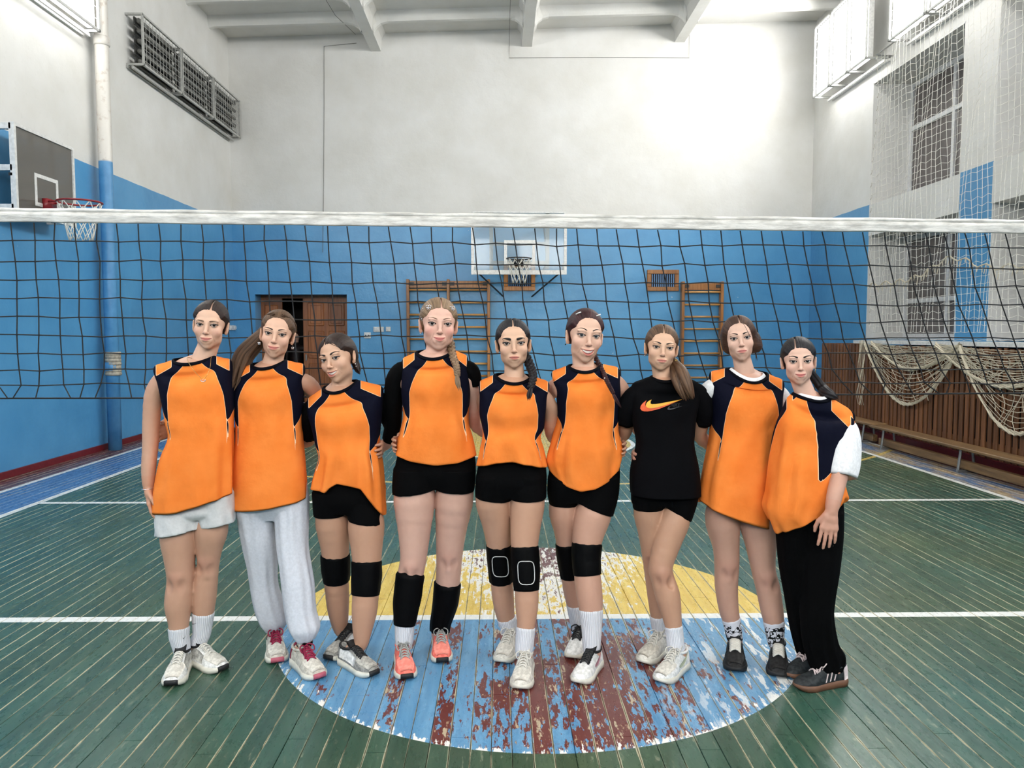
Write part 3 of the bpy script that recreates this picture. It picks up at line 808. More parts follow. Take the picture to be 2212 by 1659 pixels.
# ================================================================== volleyball net
YNET = 4.12
def volley_net():
    t = empty('volleyball_net', (0.2, YNET, 1.2), 'black volleyball net with white top tape behind the players', 'net')
    rowpx_l = [482, 519, 562.5, 605.5, 646, 686, 724, 761, 797, 830, 860]
    rowpx_r = [503, 534, 576, 616, 657, 695, 733, 768, 799, 827, 851]
    xa, xb = -3.9, 4.4
    def rowz(x, j):
        s = (x + 2.9) / 5.7
        zl = at(1106, rowpx_l[j], YNET)[2]; zr = at(1106, rowpx_r[j], YNET)[2]
        return zl + (zr - zl) * min(max(s, 0), 1)
    n = int((xb - xa) / .1105); rr = random.Random(3)
    # lean of the vertical cords grows to the right
    def lean(x):
        return np.interp(x, [-3.2, -1.6, 0, 1.0, 1.8, 2.9, 4], [-.02, .02, .155, .19, .27, .36, .4])
    jit = {}
    def pos(i, j):
        x = xa + i * .1105
        f = (j / 10.0)
        if (i, j) not in jit: jit[(i, j)] = (rr.uniform(-.007, .007), rr.uniform(-.006, .006))
        a, b = jit[(i, j)]
        xx = x + lean(x) * (f ** 1.15) + a + (.018 * math.sin(i * 2.3) if j == 9 else 0)
        if j == 10: xx += .05 * math.sin(i * 1.9) + .02 * lean(x)
        return np.array([xx, YNET + .02 * math.sin(f * 3) + .015 * math.sin(i * .4 + j) * f, rowz(x, j) + (b if 0 < j < 10 else 0) + .006 * math.sin(i * .25 + j) * (0 < j < 10)])
    m = MB()
    for i in range(n + 1): m.tube([pos(i, j) for j in range(11)], .0034, 5, False)
    m.build('vertical_cords', M_rope_b, t)
    m = MB()
    for j in range(1, 11): m.tube([pos(i, j) for i in range(n + 1)], .0034 if j < 10 else .0048, 5, False)
    for i in range(n + 1):
        for j in range(1, 10):
            p = pos(i, j); m.tube([p - np.array([.006, 0, 0]), p, p + np.array([.006, 0, 0])], [.003, .0068, .003], 5, False)
    m.build('horizontal_cords', M_rope_b, t)
    # tape
    V, F = [], []; N = 90
    prof = [(-.012, 0), (-.014, -.02), (-.010, -.045), (-.012, -.052), (0.0, -.054), (.012, -.045), (.012, 0)]
    for i in range(N + 1):
        x = xa + (xb - xa) * i / N; z = rowz(x, 0) + .056; w = .003 * math.sin(i * 1.7) + .002 * math.sin(i * .9)
        for a, b in prof: V.append((x, YNET + a + w * .6, z + b + w * .4))
    k = len(prof)
    for i in range(N):
        for q in range(k): F.append((i*k+q, i*k+(q+1)%k, (i+1)*k+(q+1)%k, (i+1)*k+q))
    F += [tuple(range(k)), tuple(N*k+q for q in range(k))[::-1]]
    mk('top_tape', V, [f[::-1] for f in F], M_tape, t, True)
    pts = [(xa + (xb - xa) * i / N, YNET, rowz(xa + (xb - xa) * i / N, 0) + .064 + .002 * math.sin(i * 1.1)) for i in range(N + 1)]
    m = MB(); m.tube(pts, .0125, 8); m.build('rolled_top_edge', M_tape, t, True)
volley_net()
# ================================================================== signed distance fields -> continuous bodies
class Field:
    def __init__(s, lo, hi, h):
        s.lo = np.array(lo, float); s.h = h
        s.n = np.maximum(4, np.ceil((np.array(hi, float) - s.lo) / h).astype(int) + 1)
        s.v = np.full(s.n, 0.15, np.float32)
        s.ax = [(s.lo[i] + h * np.arange(s.n[i])).astype(np.float32) for i in range(3)]
    def win(s, lo, hi, pad):
        a = np.clip(np.floor((np.array(lo) - pad - s.lo) / s.h).astype(int), 0, s.n)
        b = np.clip(np.ceil((np.array(hi) + pad - s.lo) / s.h).astype(int) + 1, 0, s.n)
        if np.any(b <= a): return None
        w = tuple(slice(a[i], b[i]) for i in range(3))
        return w, s.ax[0][w[0]][:, None, None], s.ax[1][w[1]][None, :, None], s.ax[2][w[2]][None, None, :]
    def _put(s, w, d, k, sub=False):
        a = s.v[w]
        if sub:
            d = -d
            if k <= 0: s.v[w] = np.maximum(a, d)
            else:
                t = np.clip(0.5 - 0.5 * (d - a) / k, 0, 1); s.v[w] = d + (a - d) * t + k * t * (1 - t)
        else:
            if k <= 0: s.v[w] = np.minimum(a, d)
            else:
                t = np.clip(0.5 + 0.5 * (d - a) / k, 0, 1); s.v[w] = d + (a - d) * t - k * t * (1 - t)
    def cone(s, p, q, r1, r2=None, k=0.0, sub=False, flat=None):
        p, q = np.array(p, float), np.array(q, float); r2 = r1 if r2 is None else r2
        R = max(r1, r2)
        W = s.win(np.minimum(p, q) - R, np.maximum(p, q) + R, k + 0.02)
        if W is None: return
        w, X, Y, Z = W; ba = q - p; L2 = float(ba @ ba) + 1e-12
        x, y, z = X - p[0], Y - p[1], Z - p[2]
        t = np.clip((x * ba[0] + y * ba[1] + z * ba[2]) / L2, 0, 1)
        dx, dy, dz = x - t * ba[0], y - t * ba[1], z - t * ba[2]
        if flat is not None: dy = dy * flat
        d = np.sqrt(dx * dx + dy * dy + dz * dz) - (r1 + (r2 - r1) * t)
        s._put(w, d, k, sub)
    def ell(s, c, r, k=0.0, sub=False, rot=None):
        c, r = np.array(c, float), np.array(r, float)
        m = np.full(3, r.max()) if rot is not None else r
        W = s.win(c - m, c + m, k + 0.02)
        if W is None: return
        w, X, Y, Z = W; x, y, z = X - c[0], Y - c[1], Z - c[2]
        if rot is not None:
            R = np.array(rot).T
            x, y, z = R[0,0]*x+R[0,1]*y+R[0,2]*z, R[1,0]*x+R[1,1]*y+R[1,2]*z, R[2,0]*x+R[2,1]*y+R[2,2]*z
        k0 = np.sqrt((x/r[0])**2 + (y/r[1])**2 + (z/r[2])**2)
        k1 = np.sqrt((x/r[0]**2)**2 + (y/r[1]**2)**2 + (z/r[2]**2)**2) + 1e-9
        s._put(w, k0 * (k0 - 1) / k1, k, sub)
    def fn(s, f, lo, hi, k=0.0, sub=False):
        W = s.win(lo, hi, k + 0.01)
        if W is None: return
        w, X, Y, Z = W; s._put(w, f(X, Y, Z), k, sub)
    def mesh(s, smooth=2, iso=0.0):
        v = s.v - iso
        # closed at the border
        v[0], v[-1], v[:, 0], v[:, -1], v[:, :, 0], v[:, :, -1] = [np.maximum(q, 0.001) for q in (v[0], v[-1], v[:, 0], v[:, -1], v[:, :, 0], v[:, :, -1])]
        neg = v < 0
        nx, ny, nz = s.n
        c = neg[:-1, :-1, :-1].astype(np.int8)
        for dx, dy, dz in ((1,0,0),(0,1,0),(1,1,0),(0,0,1),(1,0,1),(0,1,1),(1,1,1)):
            c = c + neg[dx:nx-1+dx, dy:ny-1+dy, dz:nz-1+dz]
        act = (c > 0) & (c < 8)
        idx = np.argwhere(act)
        vid = np.full(act.shape, -1, np.int64); vid[act] = np.arange(len(idx))
        corners = [(i, j, k) for i in (0, 1) for j in (0, 1) for k in (0, 1)]
        cv = {cc: v[idx[:,0]+cc[0], idx[:,1]+cc[1], idx[:,2]+cc[2]] for cc in corners}
        acc = np.zeros((len(idx), 3)); cnt = np.zeros(len(idx))
        for cc in corners:
            for ax in range(3):
                if cc[ax] == 0:
                    dd = list(cc); dd[ax] = 1; dd = tuple(dd)
                    a, b = cv[cc], cv[dd]; x = (a < 0) != (b < 0)
                    t = np.where(x, a / np.where(x, a - b, 1), 0)
                    pt = np.array(cc, float)[None] + np.zeros((len(idx), 3)); pt[:, ax] = t
                    acc[x] += pt[x]; cnt[x] += 1
        V = s.lo + s.h * (idx + acc / cnt[:, None])
        Fq = []
        for ax in range(3):
            sl0 = [slice(None)] * 3; sl1 = [slice(None)] * 3
            sl0[ax] = slice(0, -1); sl1[ax] = slice(1, None)
            A, B = neg[tuple(sl0)], neg[tuple(sl1)]
            e = np.argwhere(A != B)
            o1, o2 = (ax + 1) % 3, (ax + 2) % 3
            ok = (e[:, o1] > 0) & (e[:, o2] > 0) & (e[:, o1] < s.n[o1] - 1) & (e[:, o2] < s.n[o2] - 1); e = e[ok]
            fl = A[e[:,0], e[:,1], e[:,2]]
            def g(d1, d2):
                q = e.copy(); q[:, o1] -= d1; q[:, o2] -= d2; return vid[q[:,0], q[:,1], q[:,2]]
            q = np.stack([g(1, 1), g(0, 1), g(0, 0), g(1, 0)], 1)
            q[~fl] = q[~fl][:, ::-1]
            Fq.append(q)
        F = np.vstack(Fq)
        for _ in range(smooth):
            A = np.zeros_like(V); n = np.zeros(len(V))
            for i in range(4):
                a, b = F[:, i], F[:, (i + 1) % 4]
                for q in range(3):
                    A[:, q] += np.bincount(a, V[b, q], len(V)) + np.bincount(b, V[a, q], len(V))
                n += np.bincount(a, minlength=len(V)) + np.bincount(b, minlength=len(V))
            V = V * 0.5 + 0.5 * A / n[:, None]
        return V, F
    def front(s, x, z):
        """first y of the surface seen from -y, at local x, z"""
        i = (x - s.lo[0]) / s.h; k = (z - s.lo[2]) / s.h
        i0 = int(np.clip(i, 0, s.n[0] - 2)); k0 = int(np.clip(k, 0, s.n[2] - 2)); fi, fk = i - i0, k - k0
        col = (s.v[i0, :, k0] * (1-fi) + s.v[i0+1, :, k0] * fi) * (1-fk) + (s.v[i0, :, k0+1] * (1-fi) + s.v[i0+1, :, k0+1] * fi) * fk
        ng = np.argwhere(col < 0)
        if len(ng) == 0: return None
        j = int(ng[0][0])
        if j == 0: return s.lo[1]
        a, b = col[j-1], col[j]; return s.lo[1] + s.h * (j - 1 + a / (a - b))
def merge(parts):
    Vs, Fs, b = [], [], 0
    for V, F in parts: Vs.append(V); Fs.append(F + b); b += len(V)
    return np.vstack(Vs), np.vstack(Fs)

# ================================================================== materials of people
def mat_skin():
    M = Mat('skin', 0.48, spec=0.35)
    c = M.attr('col').outputs['Vector']
    nz = M.noise(M.obj(), 38, 4, 0.6)
    M.set('Base Color', M.mix(M.math('MULTIPLY', M.step(nz, 0.35, 0.8), 0.10), c, (0.32, 0.13, 0.09, 1)))
    M.bump(M.noise(M.obj(), 420, 2), 0.06, 0.001)
    M.set('Subsurface Weight', 0.0)
    return M.m
M_skin = mat_skin()
def mat_jersey():
    M = Mat('jersey_fabric', 0.8, spec=0.10)
    f = M.attr('pat').outputs['Fac']
    nz = M.noise(M.obj(), 9, 3)
    org = M.mix(M.step(nz, .3, .7), srgb(238, 126, 50), srgb(248, 140, 64))
    nav = srgb(8, 10, 28)
    col = M.mix(M.step(f, -0.0006, 0.0006), org, nav)
    pip = M.math('LESS_THAN', M.math('ABSOLUTE', f), 0.0011)
    col = M.mix(pip, col, srgb(250, 205, 165))
    M.set('Base Color', col)
    M.bump(M.math('ADD', M.math('MULTIPLY', M.noise(M.obj(), 14, 4, .55), 1.0), M.math('MULTIPLY', M.noise(M.obj(), 700, 1), .02)), 0.35, 0.012)
    return M.m
M_jersey = mat_jersey()
def cloth(name, rgb, rough=.8, var=.15, fold=.3, scale=12, spec=.08):
    M = Mat(name, rough, spec=spec); c = srgb(*rgb); d = tuple(x * (1 - var) for x in c[:3]) + (1,)
    nz = M.noise(M.obj(), 90, 3); f = M.noise(M.obj(), scale, 4, .55)
    M.set('Base Color', M.mix(M.step(nz, .35, .65), d, c)); M.bump(M.math('ADD', f, M.math('MULTIPLY', nz, .05)), fold, .012); return M.m
M_trim = cloth('navy_trim', (6, 7, 16))
M_black = cloth('black_jersey', (4, 4, 5), .85)
M_blacktee = cloth('black_cotton', (7, 7, 10), .85)
M_blackpants = cloth('black_fleece', (4, 4, 5), .9, fold=.5)
M_whitetee = cloth('white_cotton', (238, 238, 240), .85)
M_greyshort = cloth('light_grey_marl', (214, 214, 214), .9, .08)
M_greypants = cloth('pale_grey_fleece', (214, 216, 224), .92, .10, .5)
M_pad = cloth('knee_pad_black', (5, 5, 6), .6)
M_padline = plain('pad_seam_white', (225, 225, 222), .6)
def mat_sock(name, c=(236, 236, 240)):
    M = Mat(name, .9, srgb(*c), spec=.2)
    x, y, z = M.sep(M.obj()); a = M.attr('ang').outputs['Fac']
    rib = M.math('SINE', M.math('MULTIPLY', a, 36.0)); M.bump(rib, .5, .003)
    M.set('Base Color', M.mix(M.step(rib, -1, 1), srgb(c[0] - 26, c[1] - 26, c[2] - 24), srgb(*c))); return M.m
M_sock = mat_sock('white_ribbed_sock')
def mat_printsock():
    M = Mat('printed_sock', .9, spec=.2)
    v = M.noise(M.obj(), 48, 1, .4); z = M.attr('len').outputs['Fac']
    k = M.math('MULTIPLY', M.math('LESS_THAN', M.math('ABSOLUTE', M.math('SUBTRACT', v, .5)), .045), M.math('GREATER_THAN', z, .22))
    k2 = M.math('MULTIPLY', M.math('GREATER_THAN', M.noise(M.obj(), 30, 1), .60), M.math('GREATER_THAN', z, .25))
    M.set('Base Color', M.mix(M.math('MAXIMUM', k, k2), srgb(214, 214, 222), srgb(16, 16, 18))); return M.m
M_psock = mat_printsock()
def mat_hair(name, c1, c2, rough=.38):
    M = Mat(name, rough + .1, spec=.28)
    s = M.attr('str').outputs['Vector']
    nz = M.noise(s, 1, 4, .6, sc3=(70, 6, 6)); n2 = M.noise(s, 1, 2, .5, sc3=(14, 3, 3))
    M.set('Base Color', M.mix(M.step(M.math('ADD', M.math('MULTIPLY', nz, .6), M.math('MULTIPLY', n2, .4)), .35, .65), srgb(*c1), srgb(*c2)))
    M.bump(nz, .55, .004); return M.m
HAIR = dict(dark=mat_hair('hair_dark_brown', (24, 17, 15), (58, 42, 36)), brown=mat_hair('hair_brown', (46, 34, 27), (104, 82, 64)),
            blond=mat_hair('hair_light_brown', (84, 66, 50), (160, 132, 104)), black=mat_hair('hair_black', (9, 8, 10), (40, 36, 40)),
            red=mat_hair('hair_dark_auburn', (26, 13, 16), (70, 34, 36)), mid=mat_hair('hair_mid_brown', (52, 37, 28), (112, 84, 62)),
            chest=mat_hair('hair_chestnut', (38, 24, 19), (88, 60, 46)))
M_eye = plain('eye_white', (186, 176, 170), .45, var=.03, spec=.25)
M_pupil = plain('pupil', (8, 7, 8), .1)
IRIS = dict(brown=plain('iris_brown', (34, 21, 15), .4, spec=.2), grey=plain('iris_grey', (58, 66, 72), .4, spec=.2))
M_teeth = plain('teeth', (236, 228, 216), .25, var=.03)
M_mouth = plain('mouth_dark', (70, 26, 26), .5)
M_silver = plain('silver', (215, 215, 220), .2, .9)
M_gold = plain('gold', (214, 176, 104), .25, .9)
BROW = dict(dark=plain('brow_dark', (34, 22, 18), .7), soft=plain('brow_soft', (112, 84, 66), .7), black=plain('brow_black', (14, 10, 10), .7))
M_lash = plain('lashes', (14, 10, 10), .6)
# ================================================================== heads
def rotm(yaw, pitch, roll):
    y, p, r = [math.radians(a) for a in (yaw, pitch, roll)]
    Rz = np.array([[math.cos(y), -math.sin(y), 0], [math.sin(y), math.cos(y), 0], [0, 0, 1]])
    Rx = np.array([[1, 0, 0], [0, math.cos(p), -math.sin(p)], [0, math.sin(p), math.cos(p)]])
    Ry = np.array([[math.cos(r), 0, math.sin(r)], [0, 1, 0], [-math.sin(r), 0, math.cos(r)]])
    return Rz @ Rx @ Ry
def build_head(d, hd, T, neck_base, skin):
    """d: face options; T=(R, scale, origin). Returns (V, F, col) of head and neck in the place, and adds face parts through d['parts']"""
    R, S, O = T
    W = lambda P: (np.asarray(P) @ R.T) * S + O
    nb = (np.array(neck_base) - O) @ R / S
    fw = d.get('fw', 1.0); jw = d.get('jaw', 1.0)
    h = 0.0021
    lo = np.minimum([-.092, -.125, -.15], nb - .062); hi = np.maximum([.092, .12, .125], nb + .062); lo[2] = nb[2] - .005; 
    f = Field(lo, hi, h)
    f.ell((0, .018, .030), (.071 * fw, .090, .078))
    f.ell((0, -.034, .028), (.058 * fw, .046, .052), .03)
    f.ell((0, -.032, -.034), (.0555 * fw, .052, .064), .03)
    f.ell((0, -.031, -.073), (.0380 * fw * jw, .047, .037), .026)
    f.ell((0, -.064, -.099), (.016 * jw, .016, .0145), .022)
    for s in (-1, 1):
        f.ell((s * .040 * fw, -.057, -.031), (.019, .022, .021), .022)
        f.ell((s * .041 * fw * jw, -.006, -.062), (.013, .024, .022), .03)
    f.cone((0, .018, -.075), nb, .043 * d.get('neck', 1), .050 * d.get('neck', 1), .02)
    for s in (-1, 1): f.ell((s * .027, -.0785, .0165), (.024, .011, .008), .014)
    for s in (-1, 1): f.ell((s * .031 * fw, -.100, -.002), (.0175, .0150, .0105), .012, True)
    f.cone((0, -.082, .006), (0, -.1020, -.033), .0062, .0080, .013)
    f.ell((0, -.1040, -.0365), (.0085, .0085, .0078), .007)
    for s in (-1, 1): f.ell((s * .0100, -.0945, -.0395), (.0060, .0080, .0058), .005)
    for s in (-1, 1): f.ell((s * .0056, -.0990, -.0450), (.0030, .0038, .0021), .002, True)
    # mouth
    mw = d.get('mw', .0235); sm = d.get('smile', .0); zm = -.0665; op = d.get('open', 0)
    f.ell((0, -.080, -.070), (.026, .0135, .019), .014)
    yl = lambda x: -.0935 + .010 * (x / .024) ** 2
    zl = lambda x: zm + sm * (x / mw) ** 2
    xs = np.linspace(-mw, mw, 9)
    for a, b in zip(xs[:-1], xs[1:]):
        ra, rb = [.0012 + .0042 * (1 - (q / mw) ** 2) for q in (a, b)]
        f.cone((a, yl(a) + .001, zl(a) + .0030 + op * .2), (b, yl(b) + .001, zl(b) + .0030 + op * .2), ra, rb, .004)
        f.cone((a * .85, yl(a), zl(a) - .0052 - op * (1 - (a / mw) ** 2)), (b * .85, yl(b), zl(b) - .0052 - op * (1 - (b / mw) ** 2)), ra * 1.15, rb * 1.15, .004)
    if op > 0:
        def lens(X, Y, Z):
            q = np.clip(1 - (X / (mw * .93)) ** 2, 0, 1); zc = zm + sm * (X / mw) ** 2
            return np.maximum(np.maximum(np.abs(Z - (zc - op * .55 * q)) - op * .80 * q ** .7, np.abs(X) - mw * .92), Y - (yl(X) + .010))
        f.fn(lens, (-mw, -.12, zm - .02), (mw, -.07, zm + .02), .001, True)
    else:
        for a, b in zip(xs[:-1], xs[1:]): f.cone((a, yl(a) - .0055, zl(a) - .0012), (b, yl(b) - .0055, zl(b) - .0012), .0018, None, .002, True)
    # smile folds
    # eyes: lid ball, almond opening
    ex, ey = .0315 * fw, -.0755
    ea, eb = .0152, d.get('eo', .0047) * 1.08
    tilt = .10
    Rr = (ea * ea + eb * eb) / (2 * eb)
    for s in (-1, 1):
        f.ell((s * ex, ey + .0004, .0006), (.0152, .0148, .0126), .005)
    for s in (-1, 1):
        def alm(X, Y, Z, s=s):
            u = (X - s * ex); w = Z - .0 - tilt * u * s
            a1 = np.sqrt(u * u + (w + (Rr - eb)) ** 2) - Rr; a2 = np.sqrt(u * u + (w - (Rr - eb)) ** 2) - Rr
            return np.maximum(np.maximum(a1, a2), Y - (ey - .0030)) + 0 * Y
        f.fn(alm, (s * ex - .02, -.125, -.012), (s * ex + .02, ey, .012), .0012, True)
    # ears
    if d.get('ears', True):
        for s in (-1, 1):
            er = rotm(s * 24, 0, 0) @ rotm(0, -12, s * 10)
            f.ell((s * .0765 * fw, .014, -.012), (.0075, .0175, .0300), .004, rot=er)
            f.ell((s * .0835 * fw, .008, -.010), (.0055, .0100, .0190), .003, True, rot=er)
            f.ell((s * .0715 * fw, .010, -.036), (.0075, .008, .009), .004)
    V, F = f.mesh(2)
    x, y, z = V.T
    sk = np.array(srgb(*skin)[:3]); col = np.repeat(sk[None], len(V), 0)
    def tint(mask, c, a=1.0):
        nonlocal col
        m = np.clip(mask, 0, 1)[:, None] * a; col = col * (1 - m) + np.array(srgb(*c)[:3]) * m
    fr = np.clip((-.03 - y) / .02, 0, 1)
    for s in (-1, 1):
        tint(np.exp(-(((x - s * .042) / .020) ** 2 + ((z + .034) / .018) ** 2)) * fr, d.get('blushc', (222, 150, 138)), d.get('blush', .35) * .6)
    tint(np.exp(-((x / .012) ** 2 + ((z + .038) / .010) ** 2)) * fr, (222, 158, 140), .25)
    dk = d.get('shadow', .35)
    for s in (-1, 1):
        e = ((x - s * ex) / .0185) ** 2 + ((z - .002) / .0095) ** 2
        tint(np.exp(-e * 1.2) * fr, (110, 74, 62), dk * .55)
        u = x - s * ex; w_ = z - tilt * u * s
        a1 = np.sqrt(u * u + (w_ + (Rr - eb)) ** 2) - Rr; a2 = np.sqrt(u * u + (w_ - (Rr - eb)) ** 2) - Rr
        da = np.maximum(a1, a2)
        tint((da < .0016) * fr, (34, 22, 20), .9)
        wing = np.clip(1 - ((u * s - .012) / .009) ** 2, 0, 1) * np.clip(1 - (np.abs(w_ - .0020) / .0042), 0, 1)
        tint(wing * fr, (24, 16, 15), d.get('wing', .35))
    lip = d.get('lip', (186, 110, 104)); lip = (int(lip[0] * .97), int(lip[1] * .80), int(lip[2] * .80))
    ax = np.abs(x) / mw; prof = np.clip(1 - ax ** 2.2, 0, 1)
    zc = zm + sm * np.clip(ax, 0, 1.2) ** 2
    up = (z - zc) / (.0075 * prof + .0008); dn = (zc - z) / ((.0098 + op * 1.3) * prof + .0008)
    mk_ = np.where(z > zc, np.clip((1 - up) * 3, 0, 1), np.clip((1 - dn) * 3, 0, 1)) * (y < -.070) * (ax < 1.05)
    tint(mk_, lip, .85)
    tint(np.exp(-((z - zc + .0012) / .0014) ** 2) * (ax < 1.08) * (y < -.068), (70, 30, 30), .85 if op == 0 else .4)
    for s in (-1, 1): tint(np.exp(-(((x - s * .0065) / .0035) ** 2 + ((z + .0448) / .0024) ** 2)) * (y < -.088), (70, 34, 30), .85)
    # smile creases
    if sm > .002:
        for s in (-1, 1):
            cx = .0235 + .0105 * np.clip((-.040 - z) / .032, 0, 1.1); tint(np.exp(-((x * s - cx) / .0022) ** 2) * (z < -.042) * (z > -.078) * fr, (150, 96, 84), .30)
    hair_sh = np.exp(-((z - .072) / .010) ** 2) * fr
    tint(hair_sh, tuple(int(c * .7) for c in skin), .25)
    P = d['person']
    # eyes
    gz = CAMP - W((0, ey, 0)); gz = gz / np.linalg.norm(gz)
    g = R.T @ gz
    for s in (-1, 1):
        c = np.array([s * ex, ey - .0005, 0]); r = .0134
        a0 = g; t1 = np.cross(a0, [0, 0, 1.0]); t1 /= np.linalg.norm(t1); t2 = np.cross(t1, a0)
        rings = [0, .10, .23, .24, .36, .50, .54, .8, 1.2, 1.7]; n = 16; Vv = [c + a0 * r]; Ff, mi = [], []
        for q, th in enumerate(rings[1:]):
            for k in range(n):
                ph = 2 * PI * k / n; Vv.append(c + r * (math.cos(th) * a0 + math.sin(th) * (math.cos(ph) * t1 + math.sin(ph) * t2)))
            m_ = 2 if th <= .24 else (1 if th <= .54 else 0)
            for k in range(n):
                l = (k + 1) % n
                if q == 0: Ff.append((0, 1 + k, 1 + l))
                else: b0, b1 = 1 + (q - 1) * n, 1 + q * n; Ff.append((b0 + k, b1 + k, b1 + l, b0 + l))
                mi.append(m_)
        mk('eye', W(Vv), Ff, [M_eye, IRIS[d.get('iris', 'brown')], M_pupil], P, True, midx=mi)
        # upper lash line on the lid edge
        pts, rad = [], []
        for q in np.linspace(-1, 1.12, 12):
            u = q * ea; w_ = math.sqrt(max(Rr * Rr - u * u, 0)) - (Rr - eb) + tilt * u
            xx = s * (ex + u); yy = f.front(xx, w_ + .0018)
            if yy is None: continue
            pts.append((xx, max(yy, -.0915) - .0006, w_ + .0004)); rad.append(.0008 + .0013 * (q + 1) / 2 * d.get('lash', 1.0))
        pts = np.array(pts); pts[:, 1] = np.convolve(np.r_[pts[0, 1], pts[:, 1], pts[-1, 1]], [.25, .5, .25], 'valid')
        Vt, Ft = tube(W(pts), np.array(rad) * S, 5); mk('eyelashes', Vt, Ft, M_lash, P, True)
        # brow
        pts, rad = [], []
        bt = d.get('browt', 1.0); arch = d.get('arch', .004); bz = d.get('bz', .0185)
        for q in np.linspace(0, 1, 12):
            xx = s * (.0125 + .0370 * q) * fw; zz = bz - .0015 + (arch + .0015) * math.sin(PI * min(1, q * .80)) + .0012 * q
            yy = f.front(xx, zz)
            if yy is None: continue
            pts.append((xx, yy + .0018, zz)); rad.append(.0048 * bt * (1 - .72 * q ** 1.8) * (0.7 + .3 * min(1, q * 6)))
        Vt, Ft = tube(W(pts), np.array(rad) * S, 6); mk('eyebrow', Vt, Ft, BROW[d.get('brow', 'dark')], P, True)
    if op > 0:
        pts = []; n = 13; Vv, Ff = [], []
        for q in np.linspace(-.86, .86, n):
            xx = q * mw; e = 1 - q * q; zt_ = zl(xx) + .0020; zb_ = zl(xx) - op * .95 * e - .0002; yy = yl(xx) + .0022
            Vv += [(xx, yy, zt_), (xx, yy - .0004 * math.cos(q * 20), (zt_ + zb_) / 2), (xx, yy + .0006, zb_), (xx, yy + .006, zb_), (xx, yy + .006, zt_)]
        for k in range(n - 1):
            for j in range(5): Ff.append((k*5+j, k*5+(j+1)%5, (k+1)*5+(j+1)%5, (k+1)*5+j))
        Ff += [tuple(range(5))[::-1], tuple((n-1)*5+j for j in range(5))]
        mk('teeth', W(Vv), [t_[::-1] for t_ in Ff], M_teeth, P, True)
    return W(V), F, col, f
def build_hair(d, T, P):
    R, S, O = T; W = lambda Q: (np.asarray(Q) @ R.T) * S + O
    fw = d.get('fw', 1.0); vol = d.get('vol', 0.0)
    f = Field((-.115, -.115, -.13), (.125, .15, .145), .0023)
    f.ell((0, .018, .030), (.071 * fw, .090, .078))
    f.ell((0, -.034, .028), (.058 * fw, .046, .052), .03)
    f.ell((0, .040, -.015), (.062 * fw, .062, .062), .03)
    for (c, r, k) in d.get('xtra', []): f.ell(c, r, k)
    w, X, Y, Z = f.win((-.12, -.12, -.14), (.13, .16, .15), 0)
    # distance behind the hairline, with small strand-like irregularities
    hl = d.get('hl', 0.0); c = (d.get('hlx', 0), -.085, -.045); r = (.0660 * fw * d.get('hw', 1), .098, .1150 + hl)
    x, y, z = (X - c[0]) / r[0], (Y - c[1]) / r[1], (Z - c[2]) / r[2]
    xz = (np.abs(x) ** 2.7 + np.abs(z) ** 2.7) ** (1 / 2.7); k0 = np.sqrt(xz * xz + y * y); m = (k0 - 1) * .072
    an = np.arctan2(X, Z + .03); m = m + .0006 * np.sin(an * 34 + 2 * np.sin(an * 9)) + .0005 * np.sin(an * 71)
    if d.get('earclear', True):
        side = (Z - .004) + 1.3 * Y + 0 * X; m = np.minimum(m, np.maximum(side * .45, Z - .008 + .35 * Y + 0 * X))
    m = np.minimum(m, Z + d.get('nape', .042) + 0 * X + 0 * Y)
    th = .0010 + np.clip(m * .42, 0, .0085 + vol)
    f.v[w] = np.maximum(f.v[w] - th, -m)
    if 'part' in d:
        xp = d['part']; w_ = .0028; f.fn(lambda X, Y, Z: np.maximum(np.maximum(np.abs(X - xp * (1 - Y * 3)) - w_, .045 - Z), Y - .03) + 0 * X, (-.03, -.12, .04), (.03, .04, .14), .003, True)
    V, F = f.mesh(2)
    x, y, z = V.T
    part = d.get('part', 0)
    ang = np.arctan2(x - part * np.clip((z - .05) / .05, 0, 1), z + .02)
    st = np.stack([ang * .35, (y) * .6 + 0 * z, np.abs(x) * .2], 1)
    o = mk('hair', W(V), F, HAIR[d['hair']], P, True, attrs={'str': st})
    return o
def locks(P, pts, r0, r1, mat, n=16, seed=0, name='ponytail', parent=None, flare=1.0):
    """a gathered bundle of tapering locks along pts (place coordinates)"""
    rr = np.random.default_rng(seed); C = spline(pts, 22); T, N, B = frames(C)
    Vs, Fs, St, b = [], [], [], 0
    for k in range(n):
        a, q = rr.uniform(0, 2 * PI), math.sqrt(rr.uniform(0, 1)) if k else 0
        t = np.linspace(0, 1, 22); Rr = (r0 + (r1 - r0) * np.sin(np.minimum(t * 1.4, 1) * PI / 2)) * (1 - .55 * np.clip(t - .6, 0, 1) / .4 * (2 - flare))
        ph = a + rr.uniform(-.8, .8) * t
        ctr = C + (N * np.cos(ph)[:, None] + B * np.sin(ph)[:, None]) * (Rr * q * .75)[:, None]
        L = rr.uniform(.86, 1.0); m_ = int(22 * L)
        rad = (Rr * rr.uniform(.35, .55))[:m_] * np.clip((1 - np.linspace(0, 1, m_) ** 3) + .06, 0, 1)
        V, F = tube(ctr[:m_], rad, 7); Vs.append(V); Fs += [tuple(i + b for i in g) for g in F]; b += len(V)
        aa = np.tile(np.arange(7) / 7, m_); St.append(np.stack([aa * .3 + k * .37, np.repeat(t[:m_], 7) * .35, np.full(len(V), k * .1)], 1))
    return mk(name, np.vstack(Vs), Fs, mat, parent or P, True, attrs={'str': np.vstack(St)})
